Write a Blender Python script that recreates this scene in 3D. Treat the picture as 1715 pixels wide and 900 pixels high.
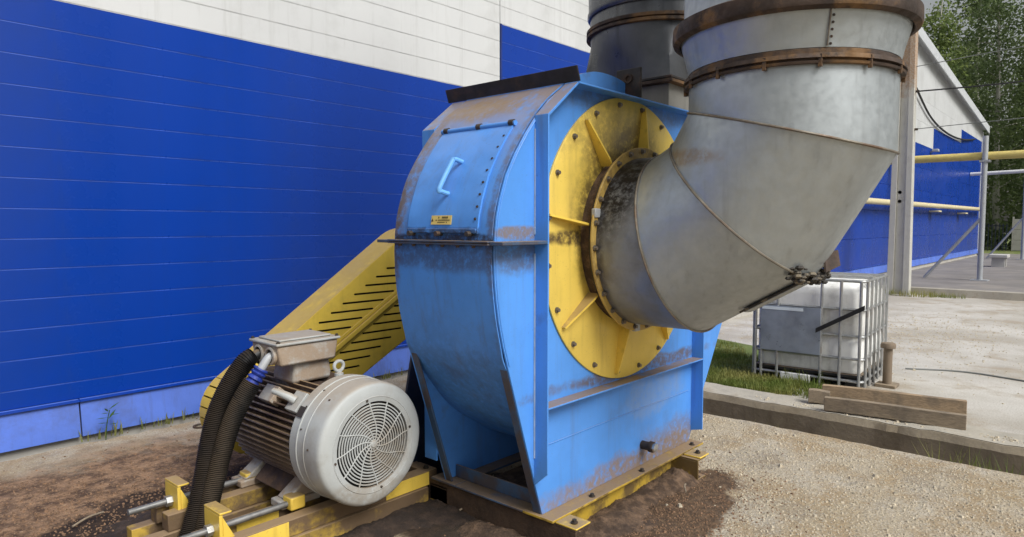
import bpy, bmesh, math, random
from mathutils import Vector, Matrix, noise as mnoise
random.seed(7)
PI = math.pi; R = math.radians
sc = bpy.context.scene
for o in list(bpy.data.objects): bpy.data.objects.remove(o)

# ------------------------------------------------------------------ camera, sky, sun, exposure
S = 0.846                      # layout units -> metres (applied to every top-level object at the end)
HFOV_F = 1134.0 / 1715.0       # focal length over image width
cam_d = bpy.data.cameras.new('camera'); cam = bpy.data.objects.new('camera', cam_d); sc.collection.objects.link(cam)
cam_d.sensor_fit = 'HORIZONTAL'; cam_d.sensor_width = 36.0; cam_d.lens = 36.0 * HFOV_F
cam_d.clip_start = 0.05; cam_d.clip_end = 2000
YAW = R(41.66); PITCH = math.atan(73.0 / 1134.0)
fw = Vector((math.cos(YAW) * math.cos(PITCH), math.sin(YAW) * math.cos(PITCH), -math.sin(PITCH)))
cam.location = (0, 0, 1.75 * S); cam.rotation_euler = fw.to_track_quat('-Z', 'Y').to_euler()
sc.camera = cam

SUN_AZ = R(-96); SUN_EL = R(47)   # direction towards the sun (azimuth from +X)
sun_dir = Vector((math.cos(SUN_AZ) * math.cos(SUN_EL), math.sin(SUN_AZ) * math.cos(SUN_EL), math.sin(SUN_EL)))
W = bpy.data.worlds.new('World'); sc.world = W; W.use_nodes = True
nt = W.node_tree; nt.nodes.clear()
sky = nt.nodes.new('ShaderNodeTexSky'); sky.sky_type = 'NISHITA'; sky.sun_disc = False
sky.sun_elevation = SUN_EL; sky.sun_rotation = math.atan2(sun_dir.x, sun_dir.y)
sky.air_density = 1.6; sky.dust_density = 4.0; sky.ozone_density = 1.0
hs = nt.nodes.new('ShaderNodeHueSaturation'); hs.inputs['Saturation'].default_value = 0.22; hs.inputs['Value'].default_value = 1.0
bg = nt.nodes.new('ShaderNodeBackground'); bg.inputs['Strength'].default_value = 0.082
wo = nt.nodes.new('ShaderNodeOutputWorld')
nt.links.new(sky.outputs[0], hs.inputs['Color']); nt.links.new(hs.outputs[0], bg.inputs[0]); nt.links.new(bg.outputs[0], wo.inputs[0])
sl = bpy.data.lights.new('sun', 'SUN'); sl.energy = 2.85; sl.angle = R(30); sl.color = (1.0, 0.985, 0.955)
sun = bpy.data.objects.new('sun', sl); sc.collection.objects.link(sun)
sun.rotation_euler = (-sun_dir).to_track_quat('-Z', 'Y').to_euler(); sun.location = (0, -20, 30)
sc.view_settings.view_transform = 'Standard'; sc.view_settings.look = 'None'
sc.view_settings.exposure = 0.24; sc.view_settings.gamma = 1.0; sc.view_settings.use_curve_mapping = False

# ------------------------------------------------------------------ materials
def srgb(r, g, b):
    f = lambda c: (c / 255) / 12.92 if c / 255 <= .04045 else ((c / 255 + .055) / 1.055) ** 2.4
    return (f(r), f(g), f(b), 1.0)
class NB:
    def __init__(s, name):
        s.m = bpy.data.materials.new(name); s.m.use_nodes = True; s.t = s.m.node_tree; s.t.nodes.clear()
        s.out = s.n('ShaderNodeOutputMaterial'); s.b = s.n('ShaderNodeBsdfPrincipled'); s.l(s.b.outputs[0], s.out.inputs[0])
        s.tc = s.n('ShaderNodeTexCoord'); s.co = s.tc.outputs['Object']
    def n(s, t): return s.t.nodes.new(t)
    def l(s, a, b): s.t.links.new(a, b)
    def mapping(s, scale, loc=(0, 0, 0), rot=(0, 0, 0)):
        m = s.n('ShaderNodeMapping'); m.inputs['Scale'].default_value = scale; m.inputs['Location'].default_value = loc
        m.inputs['Rotation'].default_value = rot
        s.l(s.co, m.inputs['Vector']); return m.outputs[0]
    def noise(s, scale, detail=5, rough=.6, vec=None, dist=0):
        n = s.n('ShaderNodeTexNoise'); n.inputs['Scale'].default_value = scale; n.inputs['Detail'].default_value = detail
        n.inputs['Roughness'].default_value = rough; n.inputs['Distortion'].default_value = dist
        s.l(vec or s.co, n.inputs['Vector']); return n.outputs[0]
    def ramp(s, v, a, b, lo=0., hi=1.):
        r = s.n('ShaderNodeMapRange'); r.interpolation_type = 'SMOOTHSTEP'
        r.inputs[1].default_value = a; r.inputs[2].default_value = b; r.inputs[3].default_value = lo; r.inputs[4].default_value = hi
        s.l(v, r.inputs[0]); return r.outputs[0]
    def math(s, op, a, b=None):
        m = s.n('ShaderNodeMath'); m.operation = op
        for i, v in enumerate((a, b)):
            if v is None: continue
            if isinstance(v, (int, float)): m.inputs[i].default_value = v
            else: s.l(v, m.inputs[i])
        return m.outputs[0]
    def mix(s, f, a, b, mode='MIX'):
        m = s.n('ShaderNodeMix'); m.data_type = 'RGBA'; m.blend_type = mode; m.clamp_factor = True
        for sock, v in ((m.inputs[0], f), (m.inputs[6], a), (m.inputs[7], b)):
            if isinstance(v, (int, float)): sock.default_value = v
            elif isinstance(v, tuple): sock.default_value = v
            else: s.l(v, sock)
        return m.outputs[2]
    def blob(s, c, r, wob=.5, wsc=2.5, lo=.75, hi=1.1, det=6):
        a = s.n('ShaderNodeVectorMath'); a.operation = 'SUBTRACT'; s.l(s.co, a.inputs[0]); a.inputs[1].default_value = c
        d = s.n('ShaderNodeVectorMath'); d.operation = 'DIVIDE'; s.l(a.outputs[0], d.inputs[0]); d.inputs[1].default_value = r
        ln = s.n('ShaderNodeVectorMath'); ln.operation = 'LENGTH'; s.l(d.outputs[0], ln.inputs[0])
        w = s.math('MULTIPLY', s.math('SUBTRACT', s.noise(wsc, det, .65), .5), wob * 2)
        return s.ramp(s.math('ADD', ln.outputs['Value'], w), lo, hi, 1., 0.)
    def bump(s, h, strength, dist=.01):
        b = s.n('ShaderNodeBump'); b.inputs['Strength'].default_value = strength; b.inputs['Distance'].default_value = dist
        s.l(h, b.inputs['Height']); s.l(b.outputs[0], s.b.inputs['Normal'])
    def done(s, col, rough, metal=0., spec=.5):
        for k, v in (('Base Color', col), ('Roughness', rough), ('Metallic', metal), ('Specular IOR Level', spec)):
            if isinstance(v, (int, float, tuple)): s.b.inputs[k].default_value = v
            else: s.l(v, s.b.inputs[k])
        return s.m
DIRT = (0.085, 0.052, 0.028, 1); DUST = (0.27, 0.185, 0.105, 1); RUST = (0.13, 0.055, 0.022, 1); SOOT = (0.018, 0.015, 0.013, 1)
def mat(name, col, rough=.5, metal=0., var=.18, vsc=3., dirt=DIRT, damt=0., dsc=3., dlo=.48, dhi=.68, streak=0., dust=0., bump=.0, bsc=60, blobs=(), spec=.5, speck=0., rvar=.15):
    b = NB(name)
    c = b.mix(b.ramp(b.noise(vsc, 6, .6), .3, .72), tuple(x * (1 - var) for x in col[:3]) + (1,), tuple(min(1, x * (1 + var * .7)) for x in col[:3]) + (1,))
    if streak:
        f = b.math('MULTIPLY', b.ramp(b.noise(2.2, 5, .6, b.mapping((7, 7, .55))), .5, .78), streak)
        c = b.mix(f, c, dirt)
    if damt:
        f = b.math('MULTIPLY', b.ramp(b.noise(dsc, 8, .68), dlo, dhi), damt)
        c = b.mix(f, c, dirt)
    if speck:
        f = b.math('MULTIPLY', b.ramp(b.noise(90, 3, .7), .62, .72), speck); c = b.mix(f, c, dirt)
    for (bc, br, bcol, amt, wob) in blobs:
        f = b.math('MULTIPLY', b.math('MULTIPLY', b.blob(bc, br, wob, 3.2, .55, 1.1, 9), amt), b.ramp(b.noise(24, 7, .75), .30, .58, .15, 1.)); c = b.mix(f, c, bcol)
    if dust:
        g = b.n('ShaderNodeNewGeometry'); sx = b.n('ShaderNodeSeparateXYZ'); b.l(g.outputs['Normal'], sx.inputs[0])
        up = b.ramp(sx.outputs['Z'], .45, .9)
        f = b.math('MULTIPLY', b.math('MULTIPLY', up, b.ramp(b.noise(6, 7, .7), .26, .50)), dust); c = b.mix(f, c, DUST)
    rg = b.ramp(b.noise(vsc * 2.2, 5, .6), .3, .7, max(.03, rough - rvar), min(1, rough + rvar))
    if bump: b.bump(b.noise(bsc, 6, .65), bump, .01)
    return b.done(c, rg, metal, spec)

M = {}
M['wall_blue'] = mat('wall_blue_paint', (.0025, .040, .31, 1), .30, var=.10, vsc=.5, dirt=(.012, .040, .19, 1), damt=.30, dsc=.9, streak=.16, rvar=.06, bump=.05, bsc=1.3, spec=.28)
M['wall_white'] = mat('wall_white_paint', (.60, .61, .61, 1), .42, var=.05, vsc=.6, dirt=(.34, .34, .32, 1), damt=.3, dsc=.8, streak=.28, rvar=.05, bump=.05, bsc=1.3)
M['plinth'] = mat('plinth_blue_paint', (.085, .17, .60, 1), .6, var=.12, vsc=1.5, dirt=(.07, .09, .20, 1), damt=.5, dsc=2.2, streak=.45, bump=.15, bsc=25, speck=.3)
FBLUE = (.090, .295, .76, 1)
def fan_mat(name, extra=(), damt=.30, streak=.28, dust=.9):
    return mat(name, FBLUE, .45, spec=.3, var=.10, vsc=2, dirt=(.105, .074, .045, 1), damt=damt, dsc=3.4, dlo=.55, dhi=.70, streak=streak, dust=dust, bump=.06, bsc=5, blobs=extra, rvar=.12, speck=.35)
M['fan_blue'] = fan_mat('fan_blue_paint')
M['fan_side'] = fan_mat('fan_blue_side', (((.25, -.4, .19), (1.25, .5, .13), (.26, .175, .095, 1), .85, .8), ((.55, -.4, .22), (.6, .5, .20), (.20, .14, .08, 1), .6, .9), ((.1, -.4, .83), (1.1, .5, .055), (.13, .09, .055, 1), .85, .9), ((.35, -.4, .62), (.45, .5, .16), (.30, .34, .42, 1), .35, .9), ((-.98, -.4, 1.58), (.30, .5, .10), (.10, .078, .055, 1), .65, .9), ((-.98, -.4, 1.71), (.30, .5, .035), (.22, .16, .10, 1), .85, .8), ((.0, -.4, 2.46), (.9, .5, .09), (.10, .09, .085, 1), .5, .9)), .14, .22)
M['fan_scroll'] = fan_mat('fan_blue_scroll', (((-1, .37, 2.05), (3, .12, .55), (.15, .10, .05, 1), .75, .9), ((-1, .40, 1.75), (3, .08, .5), (.12, .08, .042, 1), .7, .9), ((-1, -.37, 1.9), (3, .04, .6), (.10, .075, .05, 1), .6, .9), ((-.6, .12, 2.40), (.5, .42, .10), (.20, .14, .07, 1), .85, .7), ((-1.15, 0, 1.675), (.4, .8, .035), (.022, .017, .013, 1), .9, .6), ((-1.2, 0, 1.59), (.4, .9, .10), (.06, .055, .055, 1), .6, .7), ((-1.0, 0, .8), (.8, 1, .42), (.035, .055, .10, 1), .35, .5)), .30, .38)  # last blob paints the shade under the curve into the lower scroll
M['fan_pale'] = mat('pale_sealant', (.30, .40, .56, 1), .6, var=.3, vsc=9, dirt=DIRT, damt=.4, dsc=9)
M['fan_edge'] = mat('fan_edge_dirty', (.05, .10, .19, 1), .6, var=.3, dirt=DIRT, damt=.7, dsc=5, dlo=.42, dhi=.6, dust=.8, bump=.1)
M['soot_plate'] = mat('sooty_plate', (.022, .02, .02, 1), .62, var=.35, vsc=6, dirt=RUST, damt=.35, dsc=6, bump=.12, dust=.5)
M['yellow'] = mat('yellow_paint', (.80, .56, .085, 1), .48, var=.12, vsc=2, dirt=(.10, .065, .022, 1), damt=.42, dsc=3.2, dlo=.54, dhi=.76, streak=.28, dust=.85, bump=.04, bsc=20, speck=.4)
M['yellow_disc'] = mat('yellow_disc_paint', (.80, .58, .11, 1), .48, var=.10, vsc=2, dirt=(.20, .13, .045, 1), damt=.25, dsc=3, dlo=.58, dhi=.76, streak=.30, bump=.04, bsc=20, speck=.35, blobs=(((-.62, 0, .02), (.40, .3, .05), (.06, .036, .02, 1), .95, .9), ((-.08, 0, .16), (.56, .4, .54), (.060, .038, .022, 1), .95, .5), ((.1, 0, .58), (.26, .3, .24), (.10, .065, .03, 1), .6, .8), ((-.25, 0, .62), (.5, .3, .2), (.20, .14, .05, 1), .5, .9)))
M['flange_tan'] = mat('flange_tan', (.58, .39, .10, 1), .6, var=.25, vsc=5, dirt=(.12, .075, .035, 1), damt=.7, dsc=5, dlo=.44, dhi=.62, bump=.1)
M['rail_dirty'] = mat('rail_dirty', (.50, .33, .05, 1), .75, var=.2, vsc=4, dirt=(.14, .09, .048, 1), damt=1., dsc=3.2, dlo=.36, dhi=.52, dust=1.0, bump=.25, bsc=40)
M['yellow_dirty'] = mat('yellow_paint_dirty', (.60, .40, .045, 1), .6, var=.2, vsc=4, dirt=DIRT, damt=.9, dsc=4.0, dlo=.38, dhi=.58, dust=1.0, bump=.12, bsc=40)
M['guard'] = mat('guard_yellow', (.70, .50, .07, 1), .52, var=.15, vsc=3, dirt=(.20, .145, .04, 1), damt=.35, dsc=3, dlo=.48, dhi=.7, streak=.2, dust=.55, bump=.05)
M['galv'] = mat('galvanized_steel', (.42, .455, .470, 1), .46, .68, var=.07, vsc=12, dirt=(.20, .205, .20, 1), damt=.14, dsc=1.6, dlo=.46, dhi=.72, streak=.38, bump=.04, bsc=3, rvar=.10)
M['galv_soot'] = mat('galvanized_sooty', (.26, .27, .28, 1), .48, .6, var=.2, vsc=2.5, dirt=(.12, .10, .085, 1), damt=.5, dsc=2, bump=.03, bsc=6, streak=.3, blobs=(((-.34, .80, -.28), (.30, .24, .42), SOOT, 1., .30), ((.0, .84, -.58), (.7, .05, .7), (.05, .04, .03, 1), .7, .4)))
M['galv_rust'] = mat('galvanized_rust_stain', (.42, .455, .470, 1), .46, .68, var=.07, vsc=12, dirt=(.20, .205, .20, 1), damt=.14, dsc=1.6, dlo=.46, dhi=.72, streak=.38, bump=.04, bsc=3, rvar=.10, blobs=(((-.32, .36, -.14), (.30, .30, .06), (.30, .19, .08, 1), .6, .9),))
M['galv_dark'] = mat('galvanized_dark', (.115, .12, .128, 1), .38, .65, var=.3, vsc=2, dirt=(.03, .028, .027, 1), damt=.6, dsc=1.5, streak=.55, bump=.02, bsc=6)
M['rust'] = mat('rusty_steel', (.060, .040, .030, 1), .75, .1, var=.5, vsc=9, dirt=(.22, .12, .045, 1), damt=.8, dsc=4, dlo=.5, dhi=.66, bump=.25, bsc=50)
M['seam'] = mat('seam_bead', (.22, .195, .155, 1), .55, .4, var=.3, vsc=8, dirt=RUST, damt=.6, dsc=7)
M['gunk'] = mat('black_gunk', (.035, .03, .025, 1), .7, 0, var=.5, vsc=14, dirt=(.22, .18, .12, 1), damt=.8, dsc=12, dlo=.5, dhi=.6, bump=.6, bsc=40)
M['motor'] = mat('motor_grey_paint', (.42, .44, .435, 1), .55, spec=.3, var=.08, vsc=3, dirt=(.27, .235, .19, 1), damt=.42, dsc=3.5, dust=.55, rvar=.10, speck=.35, streak=.15, bump=.05, bsc=60, blobs=(((0, -.6, .05), (.6, .3, .13), (.24, .20, .15, 1), .6, .8), ((.12, -.6, .30), (.16, .1, .18), (.24, .19, .13, 1), .6, .8)))
M['motor_fin'] = mat('motor_fin_dirty', (.34, .335, .32, 1), .6, var=.2, vsc=5, dirt=(.105, .058, .034, 1), damt=.9, dsc=4, dlo=.40, dhi=.58, dust=.85)
M['motor_body'] = mat('motor_body_dirty', (.075, .048, .034, 1), .85, var=.4, vsc=6, dirt=(.16, .09, .05, 1), damt=.6, dsc=7, bump=.4)
M['box_dirty'] = mat('junction_box_dirty', (.40, .39, .36, 1), .6, var=.1, vsc=4, dirt=(.33, .245, .17, 1), damt=.9, dsc=7, dlo=.38, dhi=.58, bump=.2, bsc=80, speck=.5)
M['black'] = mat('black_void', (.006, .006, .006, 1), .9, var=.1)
M['hose'] = mat('black_corrugated_plastic', (.005, .005, .006, 1), .6, var=.3, vsc=8, dirt=(.014, .012, .010, 1), damt=.6, dsc=6, dust=.08, spec=.2)
M['hose_dusty'] = mat('dusty_corrugated_plastic', (.009, .0085, .008, 1), .65, var=.3, vsc=8, dirt=(.028, .024, .020, 1), damt=.7, dsc=7, dust=.15, spec=.2)
M['tape'] = mat('blue_tape', (.012, .035, .26, 1), .45, var=.3, vsc=20, bump=.5, bsc=50)
M['zinc'] = mat('zinc_bolt', (.55, .56, .56, 1), .38, .8, var=.2, vsc=12, dirt=RUST, damt=.3, dsc=20)
M['rod'] = mat('grey_rod', (.26, .26, .255, 1), .5, .6, var=.3, vsc=9, dirt=DIRT, damt=.5, dsc=8)
M['bolt_dark'] = mat('dark_bolt', (.07, .06, .05, 1), .6, .4, var=.4, vsc=20, dirt=RUST, damt=.5, dsc=20)
M['bolt_grey'] = mat('grey_bolt', (.20, .18, .15, 1), .5, .5, var=.3, vsc=20, dirt=RUST, damt=.5, dsc=20)
M['navy'] = mat('pedestal_navy', (.012, .022, .048, 1), .55, var=.3, dirt=DIRT, damt=.4, dust=.6)
M['tank'] = mat('tank_plastic', (.80, .80, .77, 1), .45, var=.05, vsc=3, dirt=(.32, .30, .26, 1), damt=.35, dsc=4, streak=.35, speck=.4)
M['cage'] = mat('cage_galvanized', (.42, .43, .43, 1), .45, .7, var=.2, vsc=9, dirt=(.2, .13, .07, 1), damt=.4, dsc=9)
M['plate_grey'] = mat('tote_plate_grey', (.30, .34, .40, 1), .35, .4, var=.25, vsc=3, dirt=(.33, .36, .40, 1), damt=.5, dsc=5, rvar=.1)
M['label_white'] = mat('label_white', (.65, .72, .78, 1), .5, var=.1)
M['blackplastic'] = mat('black_plastic', (.015, .015, .016, 1), .55, var=.3, dust=.5)
M['lab_yellow'] = mat('label_yellow', (.72, .55, .16, 1), .5, var=.08)
M['ink'] = mat('label_ink', (.03, .025, .015, 1), .7)
M['pole'] = mat('column_paint', (.52, .51, .46, 1), .6, var=.10, vsc=2, dirt=(.30, .28, .24, 1), damt=.45, dsc=2, streak=.35, bump=.1, blobs=(((0, -.2, 7.2), (1.2, 1.2, 1.35), (.32, .15, .045, 1), .75, .9),))
M['gas'] = mat('gas_pipe_yellow', (.62, .50, .16, 1), .5, var=.1, dirt=(.25, .19, .08, 1), damt=.4, dsc=3)
M['gas_pale'] = mat('gas_pipe_pale', (.66, .58, .36, 1), .5, var=.1, dirt=(.3, .25, .15, 1), damt=.4, dsc=3)
M['greysteel'] = mat('grey_painted_steel', (.42, .44, .46, 1), .5, .2, var=.15, dirt=(.2, .18, .16, 1), damt=.4)
M['whitepipe'] = mat('white_pipe', (.7, .7, .7, 1), .5, var=.1, dirt=(.4, .38, .33, 1), damt=.4)
M['cable'] = mat('black_cable', (.015, .015, .015, 1), .6)
M['cable_grey'] = mat('grey_cable', (.16, .17, .16, 1), .6)
M['foundation'] = mat('foundation_concrete', (.44, .42, .38, 1), .9, var=.15, vsc=2, dirt=(.22, .20, .17, 1), damt=.6, dsc=2, bump=.3, bsc=30)
M['fence'] = mat('fence_concrete', (.50, .49, .46, 1), .9, var=.15, vsc=1.5, dirt=(.25, .24, .22, 1), damt=.5, dsc=1.5, bump=.3)
M['trim'] = mat('roof_trim', (.58, .60, .62, 1), .45, var=.1, dirt=(.3, .3, .3, 1), damt=.3)
M['stub'] = mat('stub_brown', (.22, .17, .12, 1), .8, .1, dirt=RUST, damt=.5)
M['peg'] = mat('pale_yellow_plastic', (.55, .52, .22, 1), .6, var=.3, vsc=20)

def wood_mat(name, col):
    b = NB(name)
    g = b.noise(3, 8, .7, b.mapping((30, 1.2, 30)), .6)
    c = b.mix(b.ramp(g, .3, .7), tuple(x * .55 for x in col[:3]) + (1,), col)
    c = b.mix(b.math('MULTIPLY', b.ramp(b.noise(2.5, 6, .6), .5, .7), .6), c, (.10, .085, .07, 1))
    b.bump(g, .35, .01); return b.done(c, .85)
M['wood'] = wood_mat('weathered_wood', (.40, .29, .18, 1)); M['wood_grey'] = wood_mat('grey_weathered_wood', (.33, .26, .18, 1))

def ground_slab():
    b = NB('slab_concrete')
    fine = b.noise(75, 4, .75); mid = b.noise(7, 7, .65); big = b.noise(1.1, 6, .6)
    v = b.n('ShaderNodeTexVoronoi'); v.inputs['Scale'].default_value = 42; b.l(b.co, v.inputs['Vector'])
    c = b.mix(b.ramp(big, .32, .68), (.47, .385, .26, 1), (.57, .51, .41, 1))
    c = b.mix(b.math('MULTIPLY', b.ramp(b.noise(2.6, 8, .7), .44, .60), .75), c, (.40, .285, .155, 1))
    c = b.mix(b.math('MULTIPLY', b.ramp(b.noise(1.7, 8, .72), .52, .64), .55), c, (.30, .265, .215, 1))
    c = b.mix(b.math('MULTIPLY', b.ramp(fine, .45, .60), .6), c, (.22, .175, .125, 1))
    c = b.mix(b.math('MULTIPLY', b.ramp(b.noise(28, 5, .7), .54, .66), .5), c, (.30, .20, .11, 1))
    c = b.mix(b.math('MULTIPLY', b.ramp(v.outputs['Distance'], .12, .30, 1., 0.), .6), c, (.62, .59, .53, 1))
    # brown spill field round the motor and towards the wall, then the dark damp soil
    f = b.blob((1.0, 4.25, 0), (3.2, 1.55, 1), .6, 1.5, .72, 1.2)
    c = b.mix(b.math('MULTIPLY', f, .95), c, b.mix(b.ramp(b.noise(7, 9, .78), .40, .60), (.075, .040, .024, 1), (.33, .20, .115, 1)))
    c = b.mix(b.math('MULTIPLY', b.ramp(b.noise(34, 4, .75), .56, .64), b.math('MULTIPLY', f, .8)), c, (.46, .31, .19, 1))
    f2 = b.blob((2.0, 3.85, 0), (1.75, .92, 1), .55, 2.2, .85, 1.04)
    dk = b.mix(b.ramp(b.noise(16, 6, .7), .4, .7), (.020, .013, .010, 1), (.055, .033, .021, 1))
    c = b.mix(b.math('MULTIPLY', f2, .95), c, dk)
    f3 = b.blob((3.0, 2.55, 0), (.95, .78, 1), .45, 2.4, .85, 1.02)
    c = b.mix(b.math('MULTIPLY', f3, .95), c, dk)
    f4 = b.blob((3.5, 1.98, 0), (.98, .34, 1), .55, 2.8, .86, 1.02)
    c = b.mix(b.math('MULTIPLY', f4, .95), c, b.mix(b.ramp(b.noise(20, 6, .7), .4, .65), (.075, .044, .026, 1), (.17, .105, .06, 1)))
    h = b.math('ADD', b.math('MULTIPLY', fine, .6), b.math('MULTIPLY', mid, .8))
    h = b.math('ADD', h, b.math('MULTIPLY', b.noise(30, 5, .7), 1.2))
    b.bump(h, .8, .02); return b.done(c, .92, 0, .3)
M['slab'] = ground_slab()
def yard_mat():
    b = NB('yard_concrete')
    fine = b.noise(60, 4, .75); big = b.noise(.5, 6, .6)
    c = b.mix(b.ramp(big, .36, .66), (.40, .37, .32, 1), (.56, .54, .50, 1))
    c = b.mix(b.math('MULTIPLY', b.ramp(b.noise(1.6, 7, .65), .48, .66), .6), c, (.33, .27, .19, 1))
    c = b.mix(b.math('MULTIPLY', b.ramp(fine, .48, .62), .45), c, (.20, .17, .13, 1))
    c = b.mix(b.math('MULTIPLY', b.blob((12.5, .5, 0), (3.5, .35, 1), .5, .9), .3), c, (.62, .62, .60, 1))
    b.bump(fine, .5, .02); return b.done(c, .93, 0, .3)
M['yard'] = yard_mat()
M['platform'] = mat('platform_asphalt', (.20, .185, .175, 1), .93, var=.2, vsc=.7, dirt=(.30, .27, .23, 1), damt=.5, dsc=.5, bump=.4, bsc=50)
M['kerb'] = mat('kerb_concrete', (.40, .37, .31, 1), .95, var=.2, vsc=3, dirt=(.24, .20, .145, 1), damt=.7, dsc=3, bump=.6, bsc=25)
M['trench'] = mat('trench_wall', (.245, .205, .145, 1), .95, var=.2, vsc=2.5, dirt=(.13, .10, .065, 1), damt=.7, dsc=2, streak=.4, bump=.5, bsc=25)
M['soil'] = mat('brown_soil', (.15, .093, .056, 1), .97, var=.5, vsc=14, dirt=(.042, .025, .016, 1), damt=.8, dsc=9, dlo=.42, dhi=.6, bump=1., bsc=60, speck=.5)
M['soil_dark'] = mat('dark_damp_soil', (.050, .031, .021, 1), .95, var=.5, vsc=14, dirt=(.020, .013, .010, 1), damt=.8, dsc=9, dlo=.42, dhi=.6, bump=1., bsc=60)
M['clay_caked'] = mat('caked_soil', (.07, .042, .026, 1), .95, var=.4, vsc=8, dirt=(.20, .13, .03, 1), damt=.35, dsc=4, dlo=.58, dhi=.7, bump=.6, bsc=40)
M['stone'] = mat('gravel_stone', (.50, .435, .325, 1), .9, var=.35, vsc=40)
M['clod'] = mat('brown_clods', (.22, .13, .075, 1), .95, var=.6, vsc=30)
M['lawn'] = mat('lawn_green', (.13, .17, .04, 1), .95, var=.3, vsc=.8, dirt=(.26, .21, .11, 1), damt=.7, dsc=1.2, bump=.5)
M['forest'] = mat('forest_floor', (.05, .06, .025, 1), .95, var=.3)
def leaf_mat(name, a, bcol):
    b = NB(name); c = b.mix(b.ramp(b.noise(.9, 5, .65), .35, .65), a, bcol)
    m = b.done(c, .6, 0, .3); tr = b.n('ShaderNodeBsdfTranslucent'); b.l(c, tr.inputs[0]); mx = b.n('ShaderNodeMixShader'); mx.inputs[0].default_value = .5
    b.l(b.b.outputs[0], mx.inputs[1]); b.l(tr.outputs[0], mx.inputs[2]); b.l(mx.outputs[0], b.out.inputs[0]); return m
M['leaf1'] = leaf_mat('birch_leaf', (.13, .185, .08, 1), (.27, .34, .15, 1))
M['leaf2'] = leaf_mat('dark_leaf', (.11, .155, .072, 1), (.23, .29, .125, 1))
M['leaf3'] = leaf_mat('light_leaf', (.14, .20, .065, 1), (.27, .33, .11, 1))
M['grass'] = leaf_mat('grass_blade', (.13, .19, .035, 1), (.33, .31, .10, 1))
M['weed'] = leaf_mat('weed_leaf', (.06, .13, .03, 1), (.12, .22, .06, 1))
M['bark'] = mat('birch_bark', (.55, .53, .48, 1), .8, var=.1, vsc=3, dirt=(.06, .05, .045, 1), damt=.8, dsc=4, dlo=.56, dhi=.64)

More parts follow.
